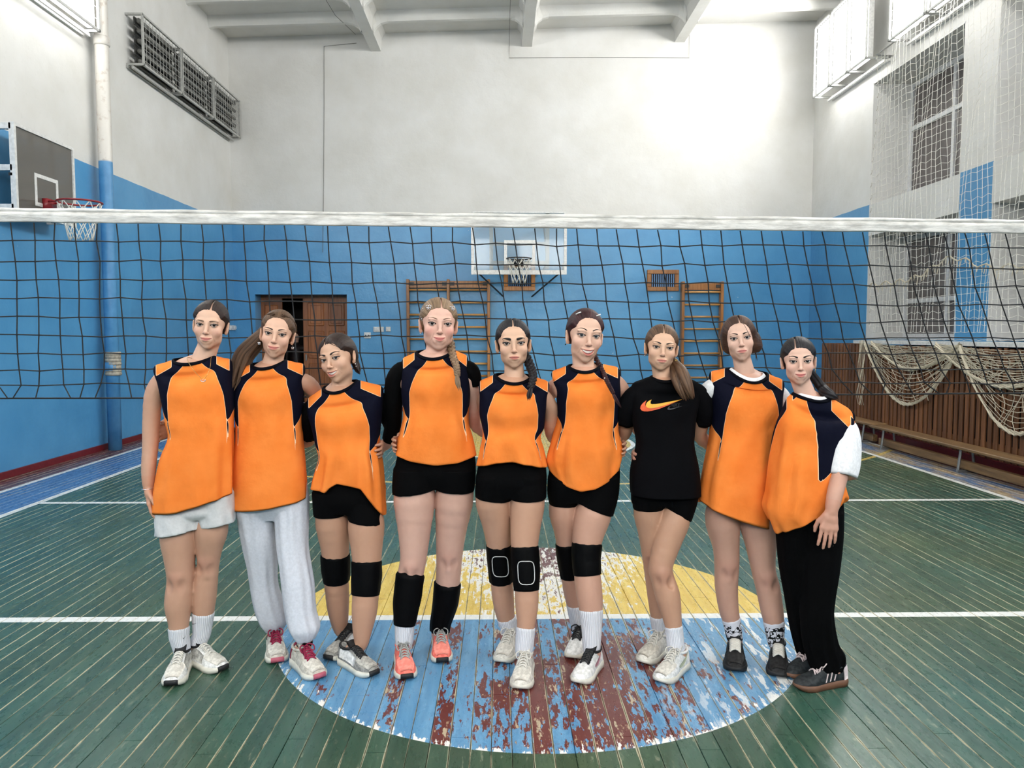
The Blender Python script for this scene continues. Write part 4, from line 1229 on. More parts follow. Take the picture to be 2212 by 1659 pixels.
def braid(P, pts, r0, r1, mat, turns=5, parent=None, tail=True):
    C = spline(pts, 70); T, N, B = frames(C)
    # lateral axis as close to the image plane as possible
    L = np.cross(T, np.array([0, 1.0, 0])); L /= np.linalg.norm(L, axis=1)[:, None]; D = np.cross(L, T)
    Vs, Fs, St, b = [], [], [], 0; t = np.linspace(0, 1, 70); R = r0 + (r1 - r0) * t
    for k in range(3):
        ph = 2 * PI * turns * t + 2 * PI * k / 3
        ctr = C + L * (R * .62 * np.sin(ph))[:, None] + D * (R * .42 * np.sin(2 * ph))[:, None]
        V, F = tube(ctr, R * .62, 8); Vs.append(V); Fs += [tuple(i + b for i in g) for g in F]; b += len(V)
        aa = np.tile(np.arange(8) / 8, 70); St.append(np.stack([aa * .4 + k, np.repeat(t, 8) * .5, np.full(len(V), k)], 1))
    o = mk('braid', np.vstack(Vs), Fs, mat, parent or P, True, attrs={'str': np.vstack(St)})
    if tail:
        e = C[-1]; dr = T[-1]
        locks(P, [e - dr * .01, e + dr * .03, e + dr * .075 + np.array([.006, 0, -.004])], r1 * .6, r1 * 1.15, mat, 9, 5, 'braid_tail', o if False else (parent or P))
    return o
# ================================================================== garments as lofts
def rowsplit(rows, n):
    A = np.array(rows, float); m = len(A)
    # monotone-ish resampling: Catmull-Rom per column
    return spline(A, n)
def sgnpow(v, e): return np.sign(v) * np.abs(v) ** e
def loft(rows, Y, nu=72, nv=60, ex=2.4, ydepth=None):
    """rows: (xl, yl, xr, yr, front, back, drop px); px rows at depth Y -> grid of points"""
    A = rowsplit(rows, nv); th = np.arange(nu) * 2 * PI / nu
    ct, st = sgnpow(np.cos(th), 2 / ex), sgnpow(np.sin(th), 2 / ex)
    G = np.zeros((nv, nu, 3)); PYX = np.zeros((nv, nu))
    for i, (xl, yl, xr, yr, bf, bb, dp) in enumerate(A):
        yy = Y if ydepth is None else ydepth(i / (nv - 1))
        L, Rt = at(xl, yl, yy), at(xr, yr, yy); mid, hv = (L + Rt) / 2, (Rt - L) / 2
        pts = mid[None] + ct[:, None] * hv[None]
        pts[:, 1] += np.where(st > 0, -st * bf, -st * bb)
        dz = dp * yy / FPX
        fr = np.where(st > 0, np.abs(st) ** 1.6, -0.15 * np.abs(st)) * dz
        pts[:, 2] -= fr
        G[i] = pts; PYX[i] = (yl + yr) / 2 + ct * (yr - yl) / 2 + np.where(st > 0, np.abs(st) ** 1.6, 0) * dp
    phi = np.degrees(PI / 2 - th); phi = (phi + 180) % 360 - 180        # 0 front, + image right
    return G, phi, PYX, A
def gridmesh(G, cap_top=True, cap_bot=True, wrap=True):
    nv, nu = G.shape[:2]; V = G.reshape(-1, 3)
    i, j = np.meshgrid(np.arange(nv - 1), np.arange(nu), indexing='ij'); j2 = (j + 1) % nu
    F = np.stack([i * nu + j, (i + 1) * nu + j, (i + 1) * nu + j2, i * nu + j2], -1).reshape(-1, 4)[:, ::-1]
    F = [tuple(f) for f in F]
    if cap_top: F.append(tuple(range(nu))[::-1])
    if cap_bot: F.append(tuple((nv - 1) * nu + q for q in range(nu)))
    return V, F
def gnormals(G):
    du = np.roll(G, -1, 1) - np.roll(G, 1, 1); dv = np.gradient(G, axis=0); n = np.cross(du, dv); n /= np.linalg.norm(n, axis=2)[..., None] + 1e-9
    return -n
def folds(nv, nu, seed, amp_top, amp_bot, diag=0.0):
    rr = np.random.default_rng(seed); v = np.linspace(0, 1, nv)[:, None]; u = (np.arange(nu) / nu * 2 * PI)[None]
    out = np.zeros((nv, nu))
    for k in range(7):
        fq = rr.integers(3, 13); ph, dg = rr.uniform(0, 2 * PI), rr.uniform(-1.5, 1.5) * (1 + diag)
        env = 0.5 + 0.5 * np.sin(rr.uniform(1, 3) * v * PI + rr.uniform(0, 6))
        out = out + np.sin(fq * u + dg * v * 3 + ph) * env / (fq ** .45)
    out = np.sign(out) * np.abs(out) ** 1.15
    return out * (amp_top + (amp_bot - amp_top) * v ** 1.3) * .9
def jersey(P, d, Y, S):
    rows = d['shirt']; yaw = d.get('tyaw', 0); hem = d.get('hem'); ycol = d['ycol']
    nv, nu = 84, 120
    G, phi, PY, A = loft(rows, Y, nu, nv, 2.5)
    yend = (rows[-1][1] + rows[-1][3]) / 2
    # bust
    bu = d.get('bust', .018); N = gnormals(G); vy = PY
    for s in (-1, 1):
        w = np.exp(-(((phi[None] - yaw - s * 30 + 180) % 360 - 180) / 22) ** 2 - ((vy - (ycol + d.get('bustdy', 88))) / 30) ** 2); G += N * (w * bu)[..., None]
    G += N * (folds(nv, nu, d['seed'], .0012, d.get('fold', .006), d.get('diag', 0)) * np.clip((vy - ycol - 40) / 90, 0, 1))[..., None]
    if hem is not None:                                   # front hem line measured along x
        hx, hy = zip(*hem); y0 = d.get('hemfrom', yend - 75)
        for i in range(nv):
            for j in range(nu):
                p = G[i, j]; px = 1106 + FPX * float((p - CAMP) @ _R) / float((p - CAMP) @ _F)
                if vy[i, j] > y0 and abs(phi[j]) < 115:
                    tgt = np.interp(px, hx, hy); wgt = 1.0 if abs(phi[j]) < 90 else (115 - abs(phi[j])) / 25
                    k = (vy[i, j] - y0) / (yend - y0); dy = (tgt - yend) * k * wgt
                    G[i, j, 2] -= dy * Y / FPX
    blouse = d.get('blouse', 0)
    # turn the hem in
    c = G[-1].mean(0); r1 = c + (G[-1] - c) * .955; r1[:, 2] = G[-1][:, 2] + (.012 if not blouse else -.004); r2 = c + (G[-1] - c) * .80; r2[:, 2] = G[-1][:, 2] + .05
    G2 = np.concatenate([G, r1[None], r2[None]], 0)
    V, F = gridmesh(G2, cap_top=False)
    attrs = None
    if d.get('plain') is None:
        yr = (vy - ycol) / S; ph = (phi[None] - yaw + 180) % 360 - 180; ph = np.abs(np.broadcast_to(ph, vy.shape)); ph = np.where(ph > 90, 180 - ph, ph) if False else ph
        half = np.interp(yr, [-20, -8, 0, 20, 40, 62, 90, 118, 150, 170], [15, 18, 21, 29, 38, 47, 52, 53, 53, 53])
        ne = d.get('navy_end', 0); out = np.interp(yr, [78 + ne * .4, 95 + ne * .7, 118 + ne, 124 + ne], [112, 82, 53, 46])
        back = ph > 90
        phb = np.where(back, 180 - ph, ph)
        r_ = .0027
        nav = np.minimum((ph - half) * r_, (out - ph) * r_)
        slw = np.interp(yr, [112, 125, 150, 172], [2, 5, 3, -2]); sl = np.minimum((ph - 53) * r_, (53 + slw - ph) * r_) - np.where((yr > 110) & (yr < 172), 0, .01)
        nav = np.maximum(nav, sl) if not ne else nav
        # shoulder patches
        (cl, ycl, cr, ycr), (sl_, ysl, sr_, ysr) = d['collar'], d['tips']
        patch = np.full(vy.shape, -1.0)
        PX = 1106 + FPX * ((G - CAMP) @ _R) / ((G - CAMP) @ _F)
        for (xa, ya, xb, yb) in ((cl, ycl, sl_, ysl), (cr, ycr, sr_, ysr)):
            t = (PX - xa) / (xb - xa); yl_ = ya + (yb - ya) * np.clip(t, 0, 1.2)
            hgt = (12 + 9 * np.clip(t, 0, 1)) * S * d.get('patch', 1)
            p_ = np.minimum(np.minimum((t - .14) * abs(xb - xa), (d.get('patch_to', .93) - t) * abs(xb - xa)), hgt - (PYZ(G) - yl_)) / (FPX / Y)
            patch = np.maximum(patch, p_)
        patch = np.where(d.get('tyaw', 0) < -60, patch, patch)
        fld = np.minimum(nav, -patch)
        fld2 = np.concatenate([fld, fld[-1:], fld[-1:]], 0)
        attrs = {'pat': fld2.ravel()}
    o = mk('jersey' if d.get('plain') is None else 't_shirt', V, F, M_jersey if d.get('plain') is None else d['plain'], P, True, attrs=attrs)
    # collar band along the neckline
    (cl, ycl, cr, ycr) = d['collar']; cdrop = d.get('cdrop', 14)
    band(o, 'collar', (cl, ycl, cr, ycr), Y, cdrop - 3, d.get('cf', .075), .0085, .0042, M_trim if d.get('plain') is None else d['plain'])
    return o, G
def band(parent, name, col, Y, drop, cf, hh, th, mat):
    """flat knitted neckband lying on the body along the neckline"""
    (cl, ycl, cr, ycr) = col; n = 56
    G3, *_ = loft([(cl, ycl, cr, ycr, cf, .062, drop)] * 2, Y, n, 2, 2.0); ring = G3[0]; c = ring.mean(0)
    out = ring - c; out[:, 2] = 0; out /= np.linalg.norm(out, axis=1)[:, None]
    # the band leans with the slope of chest and shoulders
    lean = out * .62 + np.array([0, 0, -.78]); nrm = out * .78 + np.array([0, 0, .62])
    V, F = [], []; a = np.arange(10) * 2 * PI / 10
    for k in range(n):
        for q in a: V.append(ring[k] + lean[k] * hh * math.cos(q) + nrm[k] * (th * math.sin(q) + .002))
    for k in range(n):
        l = (k + 1) % n
        for j in range(10): F.append((k*10+j, l*10+j, l*10+(j+1)%10, k*10+(j+1)%10))
    return mk(name, V, F, mat, parent, True)
def PYZ(G):
    D = G - CAMP; return IH / 2 - FPX * (D @ _U) / (D @ _F)
def ln_side(l): return l < 0
def ring_trim(P, cx, cy, ry, rd, Y, parent, lean=0.0, r=.0065, mat=None):
    """armhole binding: an upright ring facing sideways"""
    c = at(cx + (7 if ln_side(lean) else -7), cy, Y); k = Y / FPX; rd = .05
    pts = [c + np.array([lean * k * math.sin(a), rd * math.cos(a), ry * k * math.sin(a)]) for a in np.linspace(0, 2 * PI, 26, endpoint=False)]
    m = MB(); m.tube(pts, r, 8, closed=True); return m.build('armhole_binding', mat or M_trim, parent, True)
def limb_pts(spec, Y0_, Y1_=None):
    """(px, py, w[, dY]) -> centres and radii"""
    P_, R_ = [], []
    y0, y1 = spec[0][1], spec[-1][1]
    for q in spec:
        px, py, w = q[:3]
        t = (py - y0) / (y1 - y0 + 1e-6)
        Y = (Y0_ + (Y1_ - Y0_) * t if Y1_ is not None else Y0_) + (q[3] if len(q) > 3 else 0)
        P_.append(at(px, py, Y)); R_.append(w / 2 * Y / FPX)
    return np.array(P_), np.array(R_)
def sleeve(P, C, R, mat, name, parent=None, n=28, seed=0, fold=.003, cap=True, nu=28, attrs=True, flat=1.0):
    """cloth tube around a limb path"""
    A = spline(np.column_stack([C, R]), n); C2, R2 = A[:, :3], A[:, 3]
    T, N, B = frames(C2); a = np.arange(nu) * 2 * PI / nu
    fo = folds(n, nu, seed, fold, fold)
    G = C2[:, None] + (R2[:, None] + fo)[..., None] * (np.cos(a)[None, :, None] * N[:, None] + np.sin(a)[None, :, None] * B[:, None] * flat)
    c0, c1 = G[0].mean(0), G[-1].mean(0)
    r0 = R2[0]
    G = np.concatenate([(c0 + (G[0] - c0) * .30)[None] - T[0] * r0 * .50, (c0 + (G[0] - c0) * .66)[None] - T[0] * r0 * .38, (c0 + (G[0] - c0) * .90)[None] - T[0] * r0 * .18, G, (c1 + (G[-1] - c1) * .92)[None] - T[-1] * .008], 0)
    V, F = gridmesh(G)
    F = [f[::-1] for f in F]
    nvv = len(G)
    at_ = {'ang': np.tile(a, nvv), 'len': np.repeat(np.linspace(0, 1, nvv), nu)}
    o = mk(name, V, F, mat, parent or P, True, attrs=at_)
    return o
def sub_path(C, R, PY, ya, yb, infl, n=9):
    ys = np.linspace(ya, yb, n); return np.column_stack([np.interp(ys, PY, C[:, i]) for i in range(3)]), np.interp(ys, PY, R) + infl
# ================================================================== hands
def hand(f, wrist, dirv, palm_n, side, size=1.0, curl=(.25, .35, .45, .55), spread=.06, thumb=True, k=.004):
    """wrist point, direction to the fingertips, palm normal, side=+1 thumb toward cross(dir, n)"""
    w = np.array(wrist, float); d = np.array(dirv, float); d /= np.linalg.norm(d); n = np.array(palm_n, float); n -= d * (n @ d); n /= np.linalg.norm(n)
    s = np.cross(d, n) * side; s /= np.linalg.norm(s)
    z = size
    kn = []
    for i, off in enumerate((.030, .010, -.010, -.028)):
        base = w + d * (.082 - abs(i - 1) * .004) * z + s * off * z; kn.append(base)
        f.cone(w + s * off * .45 * z + d * .012 * z, base, .0135 * z, .0118 * z, .012)
    f.cone(w + s * .012 * z + d * .03 * z, w - s * .012 * z + d * .035 * z, .017 * z, .016 * z, .012, flat=None)
    Ls = ((.040, .024, .018), (.044, .028, .019), (.041, .026, .018), (.032, .019, .016))
    for i, (b, L) in enumerate(zip(kn, Ls)):
        ang = curl[i] * .5; p = b; rr = .0092 if i < 3 else .0080
        dd = d + s * (1.2 - i) * spread
        for j, l in enumerate(L):
            v = dd * math.cos(ang) + n * math.sin(ang); v /= np.linalg.norm(v); q = p + v * l * z
            f.cone(p, q, rr * z * (1 - .10 * j), rr * z * (1 - .10 * (j + 1)), .0035 if j else .006); p = q; ang += curl[i]
    if thumb:
        p = w + s * .022 * z + d * .022 * z
        v1 = d * .72 + s * .55 + n * .35; v1 /= np.linalg.norm(v1); q = p + v1 * .042 * z; f.cone(p, q, .0135 * z, .0105 * z, .010)
        v2 = d * .92 + s * .22 + n * .35; v2 /= np.linalg.norm(v2); q2 = q + v2 * .030 * z; f.cone(q, q2, .0102 * z, .0092 * z, .004)
        f.cone(q2, q2 + (d * .97 + n * .25) * .022 * z, .0092 * z, .0072 * z, .004)
# ================================================================== shoes
def shoe(P, toe, heel, st):
    toe, heel = onfloor(*toe), onfloor(*heel)
    ax = toe - heel; ax[2] = 0; ax /= np.linalg.norm(ax); sd = np.array([-ax[1], ax[0], 0])
    L = st.get('L', .262); O = toe - ax * L
    wl = lambda p: np.array(O)[None] + np.asarray(p)[:, 0:1] * ax + np.asarray(p)[:, 1:2] * sd + np.asarray(p)[:, 2:3] * np.array([0, 0, 1.0])
    tk = [0, .03, .1, .3, .5, .7, .84, .93, .98, 1]; wk = [.010, .024, .034, .035, .0395, .0475, .0435, .0320, .0190, .006]
    wid = lambda t: np.interp(t, tk, wk) * st.get('w', 1)
    sh = st.get('sole', .026); hh = st.get('heelh', .034)
    zs = lambda t: np.interp(t, [0, .35, .7, 1], [hh, hh * .9, sh, sh + .004])
    spring = lambda t: np.interp(t, [0, .06, .12, .8, .92, 1], [.006, .002, 0, 0, .006, .016])
    hk = lambda t: np.interp(t, [0, .04, .12, .25, .36, .46, .58, .70, .82, .92, 1], np.array([.086, .100, .100, .094, .102, .098, .080, .066, .058, .046, .030]) + st.get('dh', 0))
    ts = np.concatenate([np.linspace(0, .06, 4), np.linspace(.1, .88, 22), np.linspace(.91, 1, 6)])
    # upper: arch sections
    na = 20; al = np.linspace(0, PI, na); V = []
    def upt(t, a, off=0.0):
        w, h, z0 = wid(t) * .96, hk(t), zs(t) - .004
        c, s_ = math.cos(a), math.sin(a)
        y = w * np.sign(c) * abs(c) ** .72 * (1 - .18 * abs(s_) ** 2); z = z0 + (h - z0) * abs(s_) ** .85
        n = np.array([0, c, s_ + .15]); n /= np.linalg.norm(n)
        p = np.array([t * L, y, z]) + n * off; return p
    for t in ts:
        for a in al: V.append(upt(t, a))
    F = []
    for i in range(len(ts) - 1):
        for j in range(na - 1): F.append((i*na+j, (i+1)*na+j, (i+1)*na+j+1, i*na+j+1))
    F.append(tuple(range(na))); F.append(tuple((len(ts)-1)*na + j for j in range(na))[::-1])
    up = mk('shoe', wl(V), F, st['upper'], P, True, origin=O)
    # sole
    V, F = [], []; lay = [(.93, 0), (1.02, .006), (1.05, .5), (1.0, 1.0), (.9, 1.0)]
    outl = [(t, 1) for t in ts] + [(t, -1) for t in ts[::-1]]; no = len(outl)
    for (sc, hz) in lay:
        for t, s_ in outl:
            z0, z1 = spring(t), zs(t); V.append((t * L + (.5 - (t < .5)) * (sc - 1) * .1, s_ * wid(t) * sc * 1.03, z0 + (z1 - z0) * hz))
    for l in range(len(lay) - 1):
        for k in range(no): F.append((l*no+k, l*no+(k+1)%no, (l+1)*no+(k+1)%no, (l+1)*no+k))
    F.append(tuple(range(no))[::-1]); F.append(tuple((len(lay)-1)*no+k for k in range(no)))
    mk('sole', wl(V), [f[::-1] for f in F], st['solem'], up, True)
    def patch(name, fn, mat, n1=10, n2=6, off=.0022):
        V, F = [], []
        for i in range(n1):
            for j in range(n2): V.append(fn(i / (n1 - 1), j / (n2 - 1), off))
        for i in range(n1):
            for j in range(n2): V.append(fn(i / (n1 - 1), j / (n2 - 1), -.002))
        q = n1 * n2
        for i in range(n1 - 1):
            for j in range(n2 - 1):
                a = (i*n2+j, (i+1)*n2+j, (i+1)*n2+j+1, i*n2+j+1); F.append(a); F.append(tuple(x + q for x in a[::-1]))
        rim = [i*n2 for i in range(n1)] + [(n1-1)*n2+j for j in range(1, n2)] + [i*n2+n2-1 for i in range(n1-2, -1, -1)] + [j for j in range(n2-2, 0, -1)]
        for k in range(len(rim)): a, b = rim[k], rim[(k+1) % len(rim)]; F.append((a, b, b+q, a+q))
        mk(name, wl(V), F, mat, up, True)
    if 'toem' in st:      # bumper wrapping the front of the sole
        th = np.linspace(-1, 1, 14); V, F = [], []
        for q in th:
            t = 1 - .045 * abs(q) ** 1.6; y = math.copysign(1, q) * wid(t) * 1.09 * min(1, abs(q) * 3)
            for hz in (.02, .45, 1.05): V.append((t * L + .004, y, spring(t) + (zs(t) + .006 - spring(t)) * hz * (1 - .25 * q * q)))
            V.append((t * L - .02, y * .85, zs(t) + .004)); V.append((t * L - .02, y * .85, spring(t) + .002))
        for i in range(13):
            for j in range(5): F.append((i*5+j, (i+1)*5+j, (i+1)*5+(j+1)%5, i*5+(j+1)%5))
        F += [tuple(range(5))[::-1], tuple(65+j for j in range(5))]
        mk('toe_bumper', wl(V), F, st['toem'], up, True)
    patch('tongue', lambda a, b, o: np.array([L * (.30 + .10 * a), (b - .5) * .048, hk(.44) + .020 - .022 * a + .004 * math.cos((b - .5) * 3) + o]), st.get('tongue', st['upper']), 6, 6, .004)
    if 'vamp' in st: patch('vamp_panel', lambda a, b, o: upt(.60 + .33 * a, PI * (.22 + .56 * b), o), st['vamp'], 8, 10)
    if 'side' in st:
        for s_ in (0, 1): patch('side_panel', lambda a, b, o: upt(.14 + .46 * a, (PI * (.05 + .22 * b)) if s_ == 0 else (PI - PI * (.05 + .22 * b)), o), st['side'], 10, 5)
    if 'heelm' in st: patch('heel_counter', lambda a, b, o: upt(.015 + .12 * a, PI * b, o), st['heelm'], 5, 14)
    if 'stripes' in st:
        for s_ in (0, 1):
            for q in range(3):
                fa = lambda a: (PI * (.03 + .29 * a)) if s_ == 0 else PI - PI * (.03 + .29 * a)
                patch('stripe', lambda a, b, o: upt(.27 + .085 * q + .025 * b + .10 * (1 - a) * 1.0 - .05, fa(a), o), st['stripes'], 7, 3, .002)
    if 'logo' in st:
        for s_ in (0, 1):
            def sw(a, b, o):
                t = .10 + .42 * a; wv = (.10 * (a * (1.25 - a)) * 2.0) * (b - .5); cz = .10 + .16 * (1 - a) ** 1.3 - .10 * math.sin(a * PI) * .6
                an = PI * (cz + wv); return upt(t, an if s_ == 0 else PI - an, o)
            patch('side_mark', sw, st['logo'], 12, 4, .0018)
    # collar ring
    pts = [(L * .225 + .047 * math.cos(a), .030 * math.sin(a), .090 + st.get('dh', 0) + .006 * math.cos(a) ** 2) for a in np.linspace(0, 2 * PI, 24, endpoint=False)]
    Vt, Ft = tube(wl(pts), .0065, 8, closed=True); mk('collar', Vt, Ft, st.get('collar', st['upper']), up, True)
    # laces
    m = MB(); n = st.get('nl', 5); lw = st.get('lw', .0032); wy = st.get('ly', .021)
    for k in range(n):
        t = .42 + .20 * k / (n - 1); z = hk(t) + .004
        for sg in (-1, 1):
            pts = [(t * L, -sg * wy, z - .010), (t * L + .002, -sg * wy * .6, z - .001), (t * L + .005, 0, z + .002), (t * L + .010, sg * wy * .6, z - .002), (t * L + .012, sg * wy, z - .012)]
            m.tube(wl(pts), lw, 6)
    if st.get('bow', True):
        b = np.array([L * .41, 0, hk(.41) + .010])
        for sg in (-1, 1):
            pts = [b, b + [.004, sg * .016, .010], b + [.022, sg * .034, .004], b + [.034, sg * .028, -.014], b + [.018, sg * .012, -.006], b]
            m.tube(wl(spline(pts, 14)), lw * .8, 5)
            pts = [b, b + [.014, sg * .010, .004], b + [.040, sg * .020, -.020], b + [.055, sg * .026, -.034]]
            m.tube(wl(spline(pts, 10)), lw * .8, 5)
    m.build('laces', st['lace'], up, True)
    return O + ax * L * .21 + np.array([0, 0, .085]), ax
# ================================================================== persons
def S_(upper, sole, lace, **k): return dict(upper=upper, solem=sole, lace=lace, **k)
def mesh_mat(name, c1, c2, rough=.6, scale=60, lo=.4, hi=.6):
    M = Mat(name, rough, spec=.3); nz = M.noise(M.obj(), scale, 3, .6); M.set('Base Color', M.mix(M.step(nz, lo, hi), srgb(*c1), srgb(*c2))); M.bump(nz, .25, .003); return M.m
m_offw = mesh_mat('shoe_off_white', (196, 192, 182), (226, 222, 212)); m_sw = plain('sole_white', (228, 224, 210), .5); m_blk = plain('shoe_black', (20, 20, 22), .6)
m_whm = mesh_mat('shoe_white_mesh', (206, 206, 202), (240, 239, 236)); m_sil = mesh_mat('shoe_silver', (150, 148, 142), (196, 194, 186)); m_grm = mesh_mat('shoe_grey_mesh', (112, 112, 110), (160, 158, 152))
m_coral = mesh_mat('shoe_coral', (228, 104, 92), (250, 132, 116)); m_coral2 = mesh_mat('shoe_coral_light', (238, 132, 118), (252, 156, 140)); m_pinkd = plain('lace_magenta', (150, 24, 66), .7); m_pink = plain('shoe_pink_rubber', (196, 98, 116), .6)
m_beige = mesh_mat('shoe_beige', (182, 176, 164), (214, 208, 196)); m_lgrey = plain('lace_grey', (172, 172, 168), .8); m_lwh = plain('lace_white', (226, 222, 212), .8); m_gum = plain('gum_sole', (112, 76, 54), .55); m_lpink = plain('lace_pale_pink', (226, 206, 204), .8)
m_green = plain('pale_green_mark', (196, 200, 168), .6); m_rose = plain('rose_mark', (190, 140, 150), .6); m_suede = mesh_mat('shoe_dark_suede', (26, 30, 32), (48, 52, 54)); m_blk2 = mesh_mat('shoe_black_suede', (16, 16, 17), (36, 36, 37)); m_lav = plain('lavender_sole', (172, 168, 178), .6); m_wh2 = plain('heel_pale_pink', (222, 206, 206), .6)
def build_person(d):
    sh = d['shoes']; anks = []
    fl = [(onfloor(*s[0]) + onfloor(*s[1])) / 2 for s in sh]; base = (fl[0] + fl[1]) / 2; base[2] = 0
    P = empty('person', base, d['label'], 'person', d.get('group', 'volleyball team posing in a row'))
    d['person'] = P
    for s in sh: anks.append(shoe(P, s[0], s[1], s[2]))
    Y = d.get('Y', (anks[0][0][1] + anks[1][0][1]) / 2); S = d.get('S', 1.0); k = Y / FPX
    legs = []
    for L, (an, ax) in zip(d['legs'], anks):
        C, R = limb_pts(L, Y, an[1]); C = np.vstack([C, an + np.array([0, 0, -.02])]); R = np.r_[R, .030]
        legs.append((C, R, np.array([q[1] for q in L] + [L[-1][1] + 30.0])))
    d['legsC'] = legs; arms = []
    for i_, A in enumerate(d['arms']):
        q = [tuple(q) + ((0,) if len(q) == 3 else ()) for q in A['pts']]
        q[0] = (q[0][0] + (7 if i_ == 0 else -7), q[0][1] + 9, q[0][2] * .92, q[0][3]); arms.append(limb_pts(q, Y))
    (cl, ycl, cr, ycr) = d['collar']
    nb = at((cl + cr) / 2 + d.get('nbx', 0), (ycl + ycr) / 2 + 20, Y + .01)
    # head frame
    (e0, e1), ch = d['eyes'], d['chin']; em = ((e0[0] + e1[0]) / 2, (e0[1] + e1[1]) / 2)
    sc = math.hypot(ch[0] - em[0], ch[1] - em[1]) * (Y - .07) / FPX / .1145 * d.get('hs', 1.0)
    roll = math.degrees(math.atan2(e1[1] - e0[1], e1[0] - e0[0])); R_ = rotm(d['yaw'], d.get('pitch', 0), roll)
    O = at(em[0], em[1], Y - .085 + d.get('hdy', 0)) - R_ @ np.array([0, -.088, 0]) * sc
    T = (R_, sc, O); d['fw'] = d.get('fw', 1.0)
    skin = tuple(int(a_ * b_) for a_, b_ in zip(d.get('skin', (222, 184, 160)), (.975, .945, .93)))
    hV, hF, hcol, hf = build_head(d, None, T, nb, skin)
    hair_o = build_hair(d, T, P)
    W = lambda q: R_ @ np.array(q) * sc + O
    # body field
    allp = [C for C, R, _ in legs] + [C for C, R in arms] + [np.array([nb])]
    lo = np.min(np.vstack(allp), 0) - .10; hi = np.max(np.vstack(allp), 0) + .10; lo[2] = max(lo[2], .02); hi[1] += .10; lo[1] -= .06; hi[2] = nb[2] + .10
    h = .0062
    f = Field(lo, hi, h)
    hipc = (legs[0][0][0] + legs[1][0][0]) / 2; che = nb + np.array([0, .0, -.20]); wai = (hipc + che) / 2
    f.cone(hipc, wai, .058, .07, .0); f.cone(wai, che, .075, .085, .03); f.cone(che, nb - np.array([0, 0, .03]), .075, .05, .03)
    sb = d['tips']; kk = k
    for q, (sx, sy) in enumerate(((sb[0], sb[1]), (sb[2], sb[3]))):
        inw = 24 if q == 0 else -24; pa = at(sx + inw, sy + 34, Y); f.cone(nb - np.array([0, 0, .07]), pa, .042, .038, .03); f.cone(che, pa, .07, .042, .03)
    ca = at(cl, ycl, Y); cb = at(cr, ycr, Y); cm = (ca + cb) / 2; aw = np.linalg.norm(cb - ca) / 2; dpm = d.get('cdrop', 14) * k
    f.ell(cm + np.array([0, 0, -.030 - dpm * .5]), (aw + .002, d.get('cf', .075) - .006, .040 + dpm * .35), .025)
    for sg, ce in ((-1, ca), (1, cb)): f.cone(nb + np.array([sg * .022, .02, .050]), ce + np.array([-sg * .016, .012, -.020]), .016, .014, .03)
    lg_ = []
    for C, R, PY in legs:
        g = Field(lo, hi, h)
        g.cone(hipc + np.array([0, 0, .05]), C[0], .07, R[0] * .88, 0)
        R_s = R.copy(); R_s[0] *= .5
        A = spline(np.column_stack([C, R_s]), 3 * len(C))
        for a, b in zip(A[:-1], A[1:]): g.cone(a[:3], b[:3], a[3], b[3], .010)
        ky = d.get('kneecap', d.get('knees', (0, 0)))[len(lg_)]; lg_.append(1)
        if ky:                                            # knee cap and the hollow under it
            kp = np.array([np.interp(ky, PY, C[:, i]) for i in range(3)]); kr = float(np.interp(ky, PY, R))
            g.ell(kp + np.array([0, -kr * .66, .004]), (.030, .022, .036), .020); g.ell(kp + np.array([0, -kr * .62, -.052]), (.016, .020, .024), .014)
            for sg in (-1, 1): g.ell(kp + np.array([sg * .032, -kr * 1.02, -.030]), (.014, .012, .026), .016, True)
        f.v = np.minimum(f.v, g.v)
    hands = []
    for A, (C, R) in zip(d['arms'], arms):
        g = Field(lo, hi, h)
        A2 = spline(np.column_stack([C, R]), 3 * len(C))
        for a, b in zip(A2[:-1], A2[1:]): g.cone(a[:3], b[:3], a[3], b[3], .010)
        hd = A.get('hand')
        if hd and hd.get('fine', True):
            w = C[-1]; hl = Field(w - .21, w + .21, .0034)
            for a, b in zip(A2[-4:-1], A2[-3:]): hl.cone(a[:3], b[:3], a[3], b[3], .010)
            hand(hl, w, hd['d'], hd['n'], hd['side'], hd.get('size', .95), hd.get('curl', (.3, .35, .4, .45)), hd.get('spread', .05), hd.get('thumb', True))
            hands.append(hl.mesh(2))
        elif hd is None:
            dv = C[-1] - C[-2]; hand(g, C[-1], dv, (0, -1, 0.2), 1 if dv[0] < 0 else -1, .95, (.25, .25, .25, .25))
        f.v = np.minimum(f.v, g.v)
    bV, bF = f.mesh(2)
    sk = np.array(srgb(*d.get('skinb', tuple(int(c_ * f_) for c_, f_ in zip(skin, (.90, .86, .84)))))[:3]); bcol = np.repeat(sk[None], len(bV), 0)  # body skin darker than face; light from above is put into its colour
    for (C, R, PY), ky in zip(legs, d.get('knees', (0, 0))):
        if ky:
            kp = np.array([np.interp(ky, PY, C[:, i]) for i in range(3)]); m_ = np.exp(-(((bV - kp) / np.array([.040, .09, .045])) ** 2).sum(1))[:, None] * .5
            bcol = bcol * (1 - m_) + np.array(srgb(160, 100, 88)[:3]) * m_
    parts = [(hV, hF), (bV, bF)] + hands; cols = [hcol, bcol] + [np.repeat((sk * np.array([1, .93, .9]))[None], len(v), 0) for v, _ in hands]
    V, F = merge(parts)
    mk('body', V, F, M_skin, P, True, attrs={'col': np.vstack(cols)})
    # upper garment
    (sl, ysl, sr, ysr) = d['tips']; cd = d.get('cdrop', 14)
